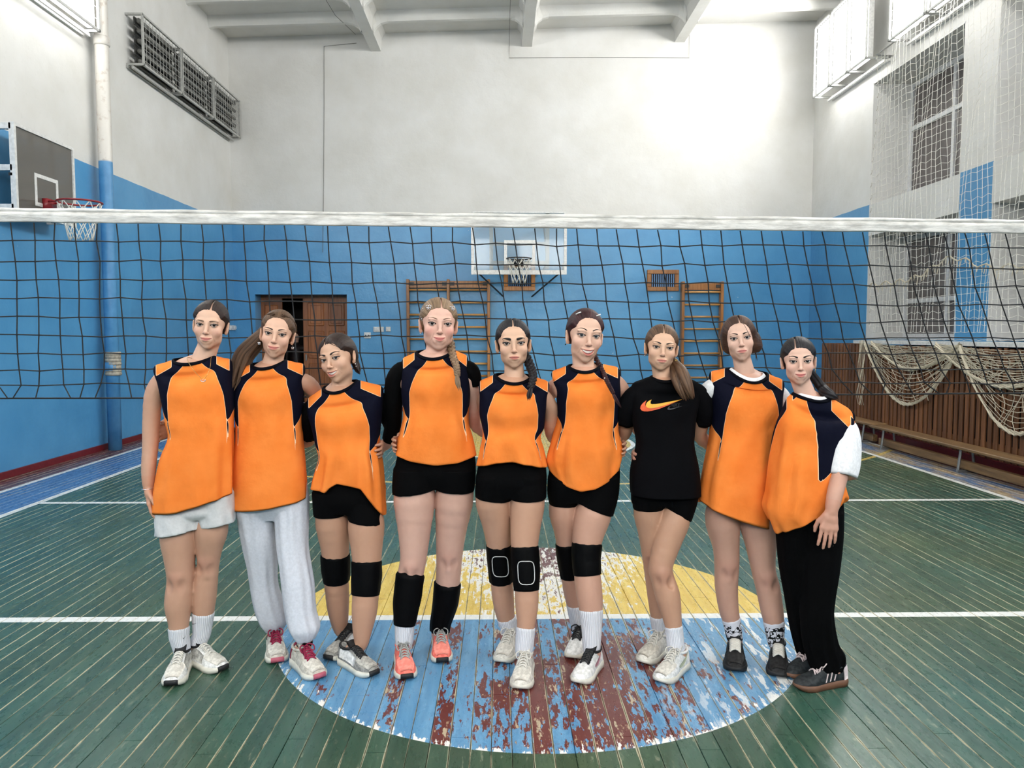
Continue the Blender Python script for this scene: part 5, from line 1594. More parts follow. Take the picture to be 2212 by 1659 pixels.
    if 'shirt_rows' in d:
        top = [(cl + 3, ycl - 3, cr - 3, ycr - 3, d.get('cf', .075) - .003, .060, cd - 3),
               ((cl + sl) / 2, (ycl + ysl) / 2 - 2, (cr + sr) / 2, (ycr + ysr) / 2 - 2, .078, .072, cd + 7), (sl, ysl, sr, ysr, .070, .075, 25)]
        d['shirt'] = top + [tuple(r) + (((.124, .115, 0) if q_ >= len(d['shirt_rows']) - 3 else (.114, .10, 0)) if len(r) == 4 else ()) for q_, r in enumerate(d['shirt_rows'])]
        if not d.get('blouse'): d['shirt'][-1] = d['shirt'][-1][:4] + (.134, .128, 0); d['shirt'][-2] = d['shirt'][-2][:4] + (.130, .122, 0)
        jo, G = jersey(P, d, Y, S)
        for (cx, cy, ry, rd, ln) in d.get('bind', []): ring_trim(P, cx, cy, ry, rd, Y, jo, ln)
        d['G'] = G; d['jo'] = jo
    for q in d.get('sleeves', []):
        C, R = limb_pts(q[0], Y); sleeve(P, C, R, q[1], q[2], P, 22, d['seed'] + 3, q[3] if len(q) > 3 else .003)
    if 'undershirt' in d:
        (a, b, c, e) = d['collar']; band(P, 'undershirt_neckband', (a + 8, b + 1, c - 8, e + 1), Y, cd - 9, d.get('cf', .075) - .006, .012, .003, M_whitetee)
    # lower garment
    bt = d['bottom']; parts_ = []; fc = []; b0 = 0
    VV, FF = [], []
    def addg(G):
        nonlocal b0
        v, fcs = gridmesh(G); VV.append(v); FF.extend([tuple(i + b0 for i in q) for q in fcs]); b0 += len(v)
    G, *_ = loft([tuple(r) + (((.05, .080, .100, .106, .09)[q_] if q_ < len(bt['pelvis']) - 1 else .075, (.08, .10, .112, .116, .116)[q_], 0) if len(r) == 4 else ()) for q_, r in enumerate(bt['pelvis'])], Y, 64, 24, 2.3); addg(G)
    for rows, (C, R, PY) in zip(bt['legs'], legs):
        yf = lambda v, rows=rows, C=C, PY=PY: float(np.interp(np.interp(v, np.linspace(0, 1, len(rows)), [(r[1] + r[3]) / 2 for r in rows]), PY, C[:, 1]))
        rr = [(r[0], r[1], r[2], r[3], (r[4] if len(r) > 4 else (r[2] - r[0]) / 2 * k * 1.10), (r[4] if len(r) > 4 else (r[2] - r[0]) / 2 * k * 1.10), 0) for r in rows]
        nvv = bt.get('nv', 34); G, *_ = loft(rr, Y, 48, nvv, 2.1, yf)
        N = gnormals(G); G = G + N * (folds(nvv, 48, d['seed'] + 9, bt.get('fold', .002) * .5, bt.get('fold', .002)))[..., None]
        addg(G)
    bo = mk(bt['name'], np.vstack(VV), FF, bt['mat'], P, True)
    rm = bo.modifiers.new('one_cloth', 'REMESH'); rm.mode = 'VOXEL'; rm.voxel_size = .0055; rm.use_smooth_shade = True
    sm_ = bo.modifiers.new('soft', 'SMOOTH'); sm_.factor = .5; sm_.iterations = 4
    for (li, ya, yb, infl, mat, nm) in d.get('leggear', []):
        C, R, PY = legs[li]; C2, R2 = sub_path(C, R, PY, ya, yb, infl, 9)
        if 'pad' in nm: R2 = R2 + .004 * np.sin(np.linspace(0, PI, 9))
        o = sleeve(P, C2, R2, mat, nm, P, 26, li + d['seed'], .0012 if 'sock' in nm else .0022, nu=40)
        if d.get('padline') and nm == 'knee_pad':
            i = 4; c = C2[i]; r = R2[i] + .0075; w_, h_ = .040, .052; pts = []
            for q in np.linspace(0, 2 * PI, 28, endpoint=False):
                u, v = sgnpow(np.array([math.cos(q), math.sin(q)]), .5) * np.array([w_, h_]); cc = np.array([np.interp(c[2] + v, C2[::-1, 2], C2[::-1, j]) for j in range(3)])
                rv = float(np.interp(c[2] + v, C2[::-1, 2], R2[::-1])) + .004; a_ = u / rv; pts.append(cc + np.array([math.sin(a_) * rv, -math.cos(a_) * rv, 0]))
            m_ = MB(); m_.tube(pts, .0022, 5, closed=True); m_.build('pad_seam', M_padline, o, True)
    if 'extra' in d: d['extra'](P, d, Y, W, sc, hair_o, hf)
    return P
# shared hand poses: wrapping a neighbour's waist from behind
def wrapl(**k): return dict(d=(-.30, -.92, -.08), n=(1, -.3, 0), side=1, curl=(.42, .42, .42, .42), **k)
def wrapr(**k): return dict(d=(.30, -.92, -.08), n=(-1, -.3, 0), side=-1, curl=(.42, .42, .42, .42), **k)
def hangl(): return dict(d=(.10, -.12, -1), n=(1, .35, 0), side=1, curl=(.30, .36, .42, .48), size=.92)
def stud(P, pos, mat=M_silver, r=.0035, name='earring'):
    m = MB(); p = np.array(pos); m.tube([p + [0, 0, r], p + [0, 0, r * .5], p, p - [0, 0, r * .5], p - [0, 0, r]], [r * .3, r * .8, r, r * .8, r * .3], 8); return m.build(name, mat, P, True)
def hoop_ear(P, pos, mat=M_gold, r=.008):
    p = np.array(pos); m = MB(); m.tube([p + np.array([.002 * math.sin(a), r * .5 * math.sin(a), r * math.cos(a) - r]) for a in np.linspace(0, 2 * PI, 16, endpoint=False)], .0012, 5, closed=True); return m.build('earring', mat, P, True)
def drop_ear(P, pos, mat=M_silver):
    p = np.array(pos); m = MB(); m.tube([p, p - [0, 0, .008]], .0006, 5)
    for sx in (-1, 1):
        for (ox, oz, r) in ((.0035, -.010, .004), (.003, -.015, .003)): q = p + np.array([sx * ox, 0, oz]); m.tube([q + [0, .001, 0], q + [0, 0, 0], q - [0, .001, 0]], [r * .5, r, r * .5], 8)
    return m.build('earring', mat, P, True)
def swoosh_mark(P, parent, o, ux, uz, mat, s, nrm, off=.0025, name='check_mark'):
    """small curved tick printed on cloth, drawn in the plane (ux, uz) around point o"""
    pr = [(1.0, .42), (.55, .20), (.15, .02), (-.35, -.18), (-.70, -.28), (-.92, -.24), (-1.0, -.08), (-.93, .12), (-.80, .30), (-.84, .10), (-.80, -.04), (-.62, -.08), (-.25, .0), (.3, .18)]
    V = [np.array(o) + np.array(ux) * a * s + np.array(uz) * b * s + np.array(nrm) * off for a, b in pr]; V2 = [v - np.array(nrm) * .002 for v in V]; n = len(pr)
    F = [tuple(range(n))[::-1], tuple(range(n, 2 * n))] + [(i, (i + 1) % n, n + (i + 1) % n, n + i) for i in range(n)]
    return mk(name, V + V2, F, mat, parent)
# ------------------------------------------------------------------ 1 (far left)
def x1(P, d, Y, W, sc, ho, hf):
    a, b = at(404, 774, Y - .060), at(456, 773, Y - .055); c = at(439, 818, Y - .148)
    pts = [a + [.006, .04, .0], a, at(416, 797, Y - .128), c, at(453, 797, Y - .132), b, b + [-.008, .04, .0]]
    m = MB(); m.tube(spline(pts, 40), .0011, 5); nk = m.build('necklace', M_gold, P, True)
    m = MB(); m.tube([c + np.array([.010 * math.cos(t), -.002, -.006 + .008 * math.sin(t)]) for t in np.linspace(PI * .95, 2.05 * PI, 12)], .0018, 6); m.tube([c + [-.009, -.002, -.006], c + [.009, -.002, -.006]], .0012, 5); m.build('pendant', M_silver, nk, True)
    w = at(321, 1054, Y - .04); m = MB(); m.tube([w + np.array([.030 * math.cos(t), .026 * math.sin(t), .004 * math.sin(t + 1)]) for t in np.linspace(0, 2 * PI, 24, endpoint=False)], .0014, 5, closed=True); m.build('bracelet', M_silver, P, True)
    for px, py, li in ((401, 1375, 0), (423, 1345, 1)):
        C, R, PY = d['legsC'][li]; o = at(px, py, float(np.interp(py, PY, C[:, 1])) - float(np.interp(py, PY, R)) * .82); swoosh_mark(P, P, o + [0, -.012, 0], (1, 0, 0) if li else (.5, 0, .3), (0, 0, 1), M_pupil, .011, (0, -1, 0))
d1 = dict(label='woman at far left in orange jersey, pale grey shorts and white socks', seed=11, eyes=((430, 700), (462, 702.5)), chin=(444, 754), yaw=9, pitch=1, skin=(224, 188, 164), fw=.98,
  hair='dark', part=.010, brow='soft', browt=.75, arch=.001, bz=.0165, smile=0.0043, mw=.0235, shadow=.5, blush=.55, lip=(196, 128, 120), eo=.0042, iris='brown', jaw=.92, wing=.5,
  collar=(376, 778, 463, 772), nbx=12, neck=1.07, cdrop=14, ycol=789, tips=(334, 793, 498, 781), tyaw=13, bust=.012, fold=0.0096,
  shirt_rows=[(345, 828, 501, 815, .098, .09, 8), (354, 868, 503, 855), (361, 912, 503, 905), (367, 945, 503, 940), (350, 990, 504, 990), (338, 1045, 505, 1035), (334, 1090, 506, 1070)],
  hem=[(330, 1092), (380, 1094), (430, 1085), (470, 1078), (506, 1069)],
  
  arms=[dict(pts=[(348, 806, 40), (333, 850, 36), (327, 910, 34), (325, 960, 31, -.01), (321, 1012, 28, -.03), (321, 1054, 22, -.04)], hand=hangl()),
        dict(pts=[(488, 805, 36, .03), (500, 850, 32, .13), (550, 905, 28, .19), (610, 935, 24, .19)])],
  bottom=dict(name='shorts', mat=M_greyshort, fold=0.0064, pelvis=[(352, 1030, 495, 1025), (342, 1075, 503, 1070), (342, 1105, 504, 1098), (352, 1122, 495, 1114)],
    legs=[[(338, 1080, 430, 1075), (339, 1120, 434, 1110), (341, 1155, 436, 1138)], [(424, 1070, 505, 1062), (430, 1100, 507, 1095), (433, 1137, 509, 1126)]]),
  legs=[[(392, 1085, 74), (386, 1150, 74), (388, 1205, 62), (390, 1250, 54), (385, 1303, 55), (386, 1340, 42), (387, 1375, 36)], [(460, 1075, 72), (457, 1137, 68), (452, 1180, 54), (450, 1217, 44), (442, 1278, 50), (439, 1323, 43), (436, 1370, 33)]],
  knees=(1245, 1212), leggear=[(0, 1357, 1404, 0.0058, M_sock, 'sock'), (1, 1324, 1392, 0.0058, M_sock, 'sock')],
  shoes=[((368, 1488), (398, 1441), S_(m_whm, m_sw, m_lwh, toem=m_blk, vamp=m_offw, side=m_sil, collar=m_blk, tongue=m_blk, w=1.08, bow=False)), ((486, 1453), (412, 1428), S_(m_whm, m_sw, m_lwh, toem=m_blk, vamp=m_offw, side=m_sil, collar=m_blk, tongue=m_blk, w=1.08, bow=False))], extra=x1)
# ------------------------------------------------------------------ 2
def x2(P, d, Y, W, sc, ho, hf):
    locks(P, [W((-.062, .055, .025)), W((-.085, .075, -.03)), at(526, 770, Y + .03), at(508, 815, Y - .05), at(497, 850, Y - .10)], .020, .052, HAIR['mid'], 26, 2, 'ponytail', P)
    drop_ear(P, W((-.079, .0, -.046))); drop_ear(P, W((.076, -.002, -.046)))
    for s in (-1, 1): braid(P, [W((s * .020, -.062, .092)), W((s * .050, -.030, .078)), W((s * .072, .010, .052)), W((s * .074, .055, .02))], .0075, .0075, HAIR['mid'], 5, P, False)
d2 = dict(label='woman with long side ponytail in orange jersey and pale grey sweatpants', seed=12, eyes=((578, 718.5), (610, 723)), chin=(588, 773), yaw=9, pitch=0, skin=(224, 186, 162), fw=.98,
  hair='mid', brow='dark', browt=.8, arch=.003, smile=0.0065, mw=.0245, shadow=.5, blush=.4, eo=.0036, lip=(200, 132, 124), jaw=.9, wing=.6, hl=.006,
  collar=(545, 788, 616, 781), nbx=4, cdrop=14, ycol=802, tips=(505, 802, 657, 791), tyaw=4, bust=.015, fold=0.0080,
  shirt_rows=[(506, 835, 656, 822, .098, .09, 8), (507, 868, 654, 862), (513, 915, 652, 905), (513, 950, 654, 948), (508, 995, 659, 995), (506, 1045, 663, 1040), (506, 1090, 665, 1078)],
  hem=[(500, 1091), (580, 1088), (640, 1082), (668, 1076)], 
  arms=[dict(pts=[(514, 818, 34, .03), (500, 862, 30, .12), (440, 905, 27, .18), (395, 922, 24, .17), (373, 926, 22, .08)], hand=wrapl(size=1.0)),
        dict(pts=[(650, 812, 36), (669, 834, 36, .05), (700, 880, 30, .16), (775, 940, 26, .20), (818, 962, 22, .10)], hand=wrapr(size=.95))],
  bottom=dict(name='sweatpants', mat=M_greypants, fold=0.0096, nv=60, pelvis=[(516, 1020, 655, 1015), (508, 1060, 664, 1055), (508, 1088, 666, 1083, .108, .11, 0), (520, 1122, 656, 1118, .06, .08, 0)],
    legs=[[(507, 1075, 590, 1075), (514, 1120, 592, 1120), (525, 1178, 597, 1178), (534, 1220, 598, 1220), (541, 1262, 600, 1262), (550, 1312, 613, 1308), (562, 1346, 619, 1340), (576, 1366, 610, 1360)],
          [(588, 1075, 667, 1070), (594, 1120, 666, 1120), (598, 1178, 665, 1178), (604, 1220, 671, 1220), (609, 1262, 678, 1262), (616, 1317, 682, 1317), (624, 1355, 690, 1352), (634, 1374, 684, 1370), (641, 1385, 677, 1382)]]),
  legs=[[(550, 1085, 70), (562, 1178, 54), (570, 1262, 46), (585, 1330, 36), (594, 1368, 28)], [(628, 1085, 70), (632, 1178, 54), (645, 1262, 46), (655, 1340, 36), (660, 1388, 28)]],
  leggear=[(0, 1352, 1374, .003, M_black, 'sock'), (1, 1372, 1402, .003, M_black, 'sock')],
  shoes=[((600, 1437), (594, 1398), S_(m_beige, m_sw, m_pinkd, toem=m_pink, vamp=m_offw, tongue=m_pinkd, heelm=m_pinkd, w=1.1, lw=.004, heelh=.04)), ((693, 1471), (645, 1436), S_(m_beige, m_sw, m_pinkd, toem=m_pink, vamp=m_offw, heelm=m_pinkd, tongue=m_beige, w=1.1, lw=.004, heelh=.04))], extra=x2)
# ------------------------------------------------------------------ 3
def x3(P, d, Y, W, sc, ho, hf):
    stud(P, W((.079, .004, -.048))); stud(P, W((.080, .004, -.060)), r=.003)
    m = MB(); m.tube(spline([W((.012, -.088, .080)), W((.030, -.092, .066)), W((.052, -.074, .046)), W((.066, -.040, .02))], 14), .0016, 5); m.build('loose_strand', HAIR['dark'], ho, True)
    locks(P, [W((.02, .105, -.02)), W((.03, .10, -.07)), W((.05, .08, -.10))], .020, .018, HAIR['dark'], 10, 3, 'hair_bun', P)
d3 = dict(label='smiling woman tilting her head, orange jersey bunched over black shorts, knee pads', seed=13, eyes=((694, 779), (726, 772)), chin=(717, 828), yaw=-17, pitch=3, skin=(218, 180, 154), fw=1.0,
  hair='dark', part=-.014, brow='dark', browt=1.05, arch=.005, smile=0.0065, mw=.0265, open=.0085, shadow=.45, blush=.3, eo=.0040, lip=(196, 120, 112), jaw=.92, wing=.55,
  collar=(699, 838, 772, 824), cdrop=18, ycol=854, tips=(664, 864, 826, 838), tyaw=-2, bust=.016, fold=0.0128, diag=1, nbx=-2, S=1.0,
  shirt_rows=[(666, 892, 826, 868, .098, .09, 8), (674, 922, 824, 902), (682, 956, 820, 940), (690, 985, 818, 972), (684, 1015, 826, 1008), (676, 1045, 834, 1055)],
  hem=[(660, 1056), (700, 1056), (709, 1046), (728, 1035), (752, 1037), (780, 1044), (796, 1062), (812, 1082), (832, 1102)], hemfrom=990, blouse=1,
  sleeves=[([(690, 874, 30), (676, 880, 38, .01), (669, 898, 41, .02), (667, 922, 38, .05), (668, 944, 32, .09)], M_black, 'undershirt_sleeve'), ([(808, 858, 30, .02), (822, 866, 36, .04), (832, 886, 38, .08), (846, 920, 34, .16)], M_black, 'undershirt_sleeve')],
  arms=[dict(pts=[(676, 868, 36), (668, 905, 32, .03), (668, 940, 27, .09), (660, 955, 24, .14), (600, 955, 24, .20), (545, 945, 22, .18), (521, 940, 20, .10)], hand=wrapl(size=.9)), dict(pts=[(816, 858, 34, .03), (832, 890, 30, .10), (850, 930, 26, .18), (900, 955, 24, .20)])],
  bottom=dict(name='shorts', mat=M_black, fold=.001, pelvis=[(690, 1000, 815, 995), (682, 1040, 820, 1040), (676, 1070, 815, 1078), (677, 1100, 824, 1112)],
    legs=[[(675, 1060, 756, 1060), (676, 1085, 753, 1090), (678, 1114, 750, 1111)], [(744, 1060, 815, 1065), (748, 1094, 825, 1102), (752, 1121, 830, 1131)]]),
  legs=[[(716, 1070, 72), (717, 1120, 70), (724, 1184, 59), (725, 1225, 54), (729, 1290, 49), (732, 1331, 40), (739, 1364, 27)], [(791, 1080, 76), (791, 1126, 76), (792, 1184, 66), (792, 1240, 56), (788, 1311, 55), (783, 1359, 41), (778, 1394, 27)]],
  leggear=[(0, 1198, 1254, .006, M_pad, 'knee_pad'), (1, 1214, 1284, .006, M_pad, 'knee_pad')],
  shoes=[((706, 1431), (756, 1402), S_(m_grm, m_sw, m_blk, toem=m_blk, vamp=m_sil, side=m_whm, collar=m_blk, tongue=m_blk, w=1.06, bow=False, lw=.004)), ((812, 1464), (752, 1436), S_(m_grm, m_sw, m_blk, toem=m_blk, vamp=m_sil, side=m_whm, collar=m_blk, tongue=m_blk, w=1.06, bow=False, lw=.004))], extra=x3)
# ------------------------------------------------------------------ 4
def x4(P, d, Y, W, sc, ho, hf):
    braid(P, [W((.060, .055, -.075)), at(978, 768, Y - .06), at(986, 792, Y - .135), at(988, 812, Y - .155)], .018, .012, HAIR['blond'], 4, P)
    stud(P, W((-.078, .004, -.046)))
    for q in ((-.050, -.060, .068), (-.063, -.030, .055), (-.068, -.012, .020), (.052, -.055, .068)):
        c = W(q); m = MB()
        for sx in (-1, 1):
            for (ox, oz, r) in ((.006, .003, .006), (.005, -.005, .0045)): e = c + np.array([sx * ox, -.006, oz]); m.tube([e + np.array([r * math.cos(t), 0, r * math.sin(t)]) for t in np.linspace(0, 2 * PI, 10, endpoint=False)], .0011, 4, closed=True)
        m.build('hair_clip', M_silver, P, True)
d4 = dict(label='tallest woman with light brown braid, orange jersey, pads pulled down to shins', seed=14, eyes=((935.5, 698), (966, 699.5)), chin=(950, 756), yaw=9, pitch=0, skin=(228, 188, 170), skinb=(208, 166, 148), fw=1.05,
  hl=-.004, hair='blond', part=.004, brow='soft', browt=.7, arch=.004, smile=0.0070, mw=.0235, shadow=.38, blush=.75, blushc=(226, 140, 132), eo=.0040, lip=(206, 128, 124), jaw=1.06, wing=.35,
  collar=(899, 762, 980, 758), cdrop=18, ycol=784, tips=(869, 777, 1010, 772), tyaw=4, bust=.020, fold=0.0096, diag=1.2,
  shirt_rows=[(868, 805, 1012, 802, .10, .09, 8), (868, 848, 1016, 846, .12, .10, 0), (873, 893, 1012, 893, .118, .10, 0), (868, 920, 1014, 918), (858, 950, 1022, 945), (854, 978, 1028, 980)],
  hem=[(850, 978), (880, 988), (940, 996), (990, 991), (1030, 980)], blouse=1, hemfrom=940,
  sleeves=[([(888, 798, 28), (868, 800, 38), (854, 824, 42, .01), (850, 870, 40, .03), (849, 915, 36, .08), (842, 948, 32, .14)], M_black, 'undershirt_sleeve'), ([(998, 792, 28), (1012, 798, 36), (1021, 812, 36, .01), (1024, 832, 33, .02)], M_black, 'undershirt_sleeve')],
  arms=[dict(pts=[(868, 798, 36), (852, 850, 32, .03), (850, 915, 28, .08), (838, 955, 24, .15), (790, 985, 22, .20)]),
        dict(pts=[(1012, 800, 34), (1023, 850, 27, .03), (1024, 895, 25, .07), (1032, 925, 23, .13), (1090, 950, 22, .20), (1150, 946, 20, .13)], hand=wrapr(size=.9))],
  bottom=dict(name='shorts', mat=M_black, fold=.001, pelvis=[(868, 940, 1015, 940), (858, 985, 1026, 985), (851, 1020, 1028, 1020), (849, 1052, 1026, 1052)],
    legs=[[(850, 1010, 944, 1010), (848, 1040, 942, 1040), (848, 1067, 940, 1056)], [(935, 1010, 1028, 1010), (938, 1040, 1027, 1040), (939, 1056, 1025, 1061)]]),
  legs=[[(895, 1020, 90), (895, 1068, 88), (895, 1151, 68), (893, 1206, 55), (886, 1245, 54), (878, 1303, 50), (874, 1350, 38), (873, 1385, 34)], [(983, 1020, 88), (982, 1068, 82), (974, 1151, 64), (971, 1195, 56), (968, 1251, 52), (962, 1303, 48), (952, 1345, 38), (950, 1372, 33)]],
  knees=(1222, 1200), leggear=[(0, 1243, 1349, .010, M_pad, 'shin_sleeve'), (1, 1262, 1362, .010, M_pad, 'shin_sleeve'), (0, 1346, 1398, 0.0058, M_sock, 'sock')],
  shoes=[((880, 1473), (868, 1425), S_(m_coral, m_sw, m_lgrey, toem=m_blk, vamp=m_coral2, tongue=m_grm, w=1.06)), ((956, 1437), (950, 1394), S_(m_coral, m_sw, m_lgrey, toem=m_blk, vamp=m_coral2, tongue=m_grm, w=1.06))], extra=x4)
# ------------------------------------------------------------------ 5
def x5(P, d, Y, W, sc, ho, hf):
    braid(P, [W((.058, .06, -.06)), at(1147, 795, Y - .02), at(1152, 815, Y - .09), at(1146, 838, Y - .135)], .021, .013, HAIR['black'], 3.5, P)
d5 = dict(label='woman with black braid in orange jersey, outlined knee pads and white sneakers', seed=15, eyes=((1093.5, 741.5), (1126.5, 740.5)), chin=(1109.5, 795), yaw=1, pitch=-1, skin=(222, 186, 160), fw=1.03,
  hair='black', part=.0, brow='black', browt=1.35, arch=.003, bz=.0170, smile=0.0014, mw=.022, shadow=.75, blush=.3, eo=.0040, lip=(190, 122, 114), jaw=1.0, wing=.95, lash=1.6, hl=.008,
  collar=(1069, 811, 1148, 814), nbx=4, cdrop=18, ycol=831, tips=(1035, 827, 1186, 828), tyaw=0, bust=.020, fold=0.0112, diag=1,
  shirt_rows=[(1036, 855, 1182, 856, .10, .09, 8), (1036, 895, 1178, 893, .118, .10, 0), (1042, 925, 1174, 922), (1042, 945, 1166, 943), (1036, 975, 1174, 972), (1030, 1003, 1182, 1004)],
  hem=[(1026, 1004), (1072, 991), (1110, 988), (1150, 997), (1184, 1005)], blouse=1, hemfrom=955, 
  arms=[dict(pts=[(1046, 845, 34, .05), (1020, 890, 30, .16), (950, 925, 26, .21), (885, 950, 22, .17), (867, 952, 20, .12)], hand=wrapl(size=.9)),
        dict(pts=[(1180, 846, 34), (1189, 882, 31, .03), (1190, 925, 29, .08), (1206, 952, 25, .15), (1280, 965, 24, .19), (1331, 960, 20, .10)], hand=wrapr(size=.92))],
  bottom=dict(name='shorts', mat=M_black, fold=.001, pelvis=[(1046, 955, 1166, 955), (1034, 1000, 1178, 1000), (1028, 1035, 1181, 1035), (1027, 1072, 1179, 1072)],
    legs=[[(1028, 1025, 1110, 1025), (1026, 1055, 1107, 1055), (1026, 1073, 1105, 1081)], [(1098, 1025, 1181, 1025), (1100, 1055, 1181, 1055), (1103, 1079, 1180, 1076)]]),
  legs=[[(1066, 1040, 76), (1065, 1076, 75), (1073, 1127, 64), (1078, 1177, 52), (1081, 1220, 48), (1086, 1284, 47), (1091, 1324, 40), (1100, 1361, 31)], [(1140, 1040, 74), (1140, 1078, 72), (1136, 1127, 66), (1133, 1180, 57), (1136, 1230, 52), (1138, 1300, 50), (1136, 1352, 38), (1132, 1405, 34)]],
  leggear=[(0, 1177, 1254, .006, M_pad, 'knee_pad'), (1, 1182, 1274, .006, M_pad, 'knee_pad'), (0, 1335, 1378, 0.0058, M_sock, 'sock'), (1, 1358, 1420, 0.0058, M_sock, 'sock')], padline=True,
  shoes=[((1082, 1437), (1106, 1398), S_(m_offw, m_sw, m_lwh, w=1.08, vamp=m_offw)), ((1123, 1495), (1136, 1448), S_(m_offw, m_sw, m_lwh, w=1.08, vamp=m_offw))], extra=x5)
# ------------------------------------------------------------------ 6
def x6(P, d, Y, W, sc, ho, hf):
    braid(P, [W((.058, .055, -.075)), at(1300, 798, Y - .05), at(1312, 825, Y - .125), at(1325, 850, Y - .14)], .011, .008, HAIR['red'], 6, P)
    stud(P, W((-.079, .004, -.046)), M_pupil)
    for q in ((-.046, -.040, .090), (.036, -.050, .088)):
        c = W(q); m = MB(); m.tube([c + np.array([-.012, -.002, -.006]), c + [0, -.005, 0], c + np.array([.012, -.002, .004])], .003, 6); m.build('hair_clip', M_whitepaint, P, True)
    stud(P, at(1306, 817, Y - .14), M_silver, .004, 'hair_bead')
d6 = dict(label='grinning woman with thin dark braid, long orange jersey and tall white socks', seed=16, hs=.94, eyes=((1257.5, 723), (1289, 726)), chin=(1265, 787), yaw=6, pitch=0, skin=(226, 190, 168), fw=.97,
  hair='red', brow='dark', browt=.75, arch=.006, bz=.020, smile=0.0072, mw=.0275, open=.0090, shadow=.4, blush=.4, eo=.0038, lip=(200, 122, 116), jaw=.9, wing=.45, iris='grey', hl=.004,
  collar=(1227, 792, 1298, 788), cdrop=16, ycol=807, tips=(1191, 807, 1337, 797), tyaw=0, bust=.018, fold=0.0128, diag=1.4,
  shirt_rows=[(1198, 835, 1339, 828, .10, .09, 8), (1203, 868, 1339, 862, .114, .10, 0), (1205, 908, 1334, 908), (1199, 935, 1333, 935), (1188, 970, 1341, 968), (1184, 1003, 1341, 1000, .12, .11, 0), (1190, 1030, 1337, 1022, .12, .11, 0)],
  hem=[(1180, 1001), (1198, 1020), (1223, 1039), (1255, 1050), (1287, 1047), (1317, 1033), (1340, 1010)], blouse=1, hemfrom=965, 
  arms=[dict(pts=[(1198, 822, 36, .02), (1186, 850, 32, .10), (1140, 915, 28, .20), (1090, 950, 24, .20)]),
        dict(pts=[(1335, 815, 36), (1344, 845, 32, .02), (1350, 885, 30, .10), (1400, 950, 26, .20), (1440, 970, 24, .20)])],
  bottom=dict(name='shorts', mat=M_black, fold=.001, pelvis=[(1200, 960, 1330, 960), (1188, 1005, 1338, 1005), (1184, 1040, 1338, 1035), (1185, 1082, 1330, 1080)],
    legs=[[(1183, 1030, 1262, 1030), (1182, 1062, 1256, 1065), (1186, 1089, 1247, 1092)], [(1250, 1030, 1339, 1025), (1252, 1062, 1336, 1068), (1246, 1083, 1324, 1114)]]),
  legs=[[(1222, 1045, 76), (1217, 1098, 62), (1222, 1150, 48), (1229, 1205, 44), (1238, 1270, 44), (1244, 1305, 38), (1250, 1350, 30)], [(1296, 1045, 80), (1284, 1100, 77), (1270, 1156, 66), (1266, 1205, 54), (1271, 1266, 57), (1276, 1310, 51), (1278, 1355, 40), (1278, 1398, 34)]],
  leggear=[(0, 1174, 1243, .006, M_pad, 'knee_pad'), (1, 1176, 1241, .006, M_pad, 'knee_pad'), (0, 1305, 1372, 0.0058, M_sock, 'sock'), (1, 1319, 1412, 0.0058, M_sock, 'sock')],
  shoes=[((1236, 1428), (1256, 1391), S_(m_whm, m_sw, m_blk, w=1.05, tongue=m_blk, lw=.004)), ((1246, 1482), (1297, 1428), S_(m_whm, m_sw, m_blk, w=1.05, tongue=m_blk, collar=m_blk, lw=.005, logo=m_rose, bow=False))], extra=x6)
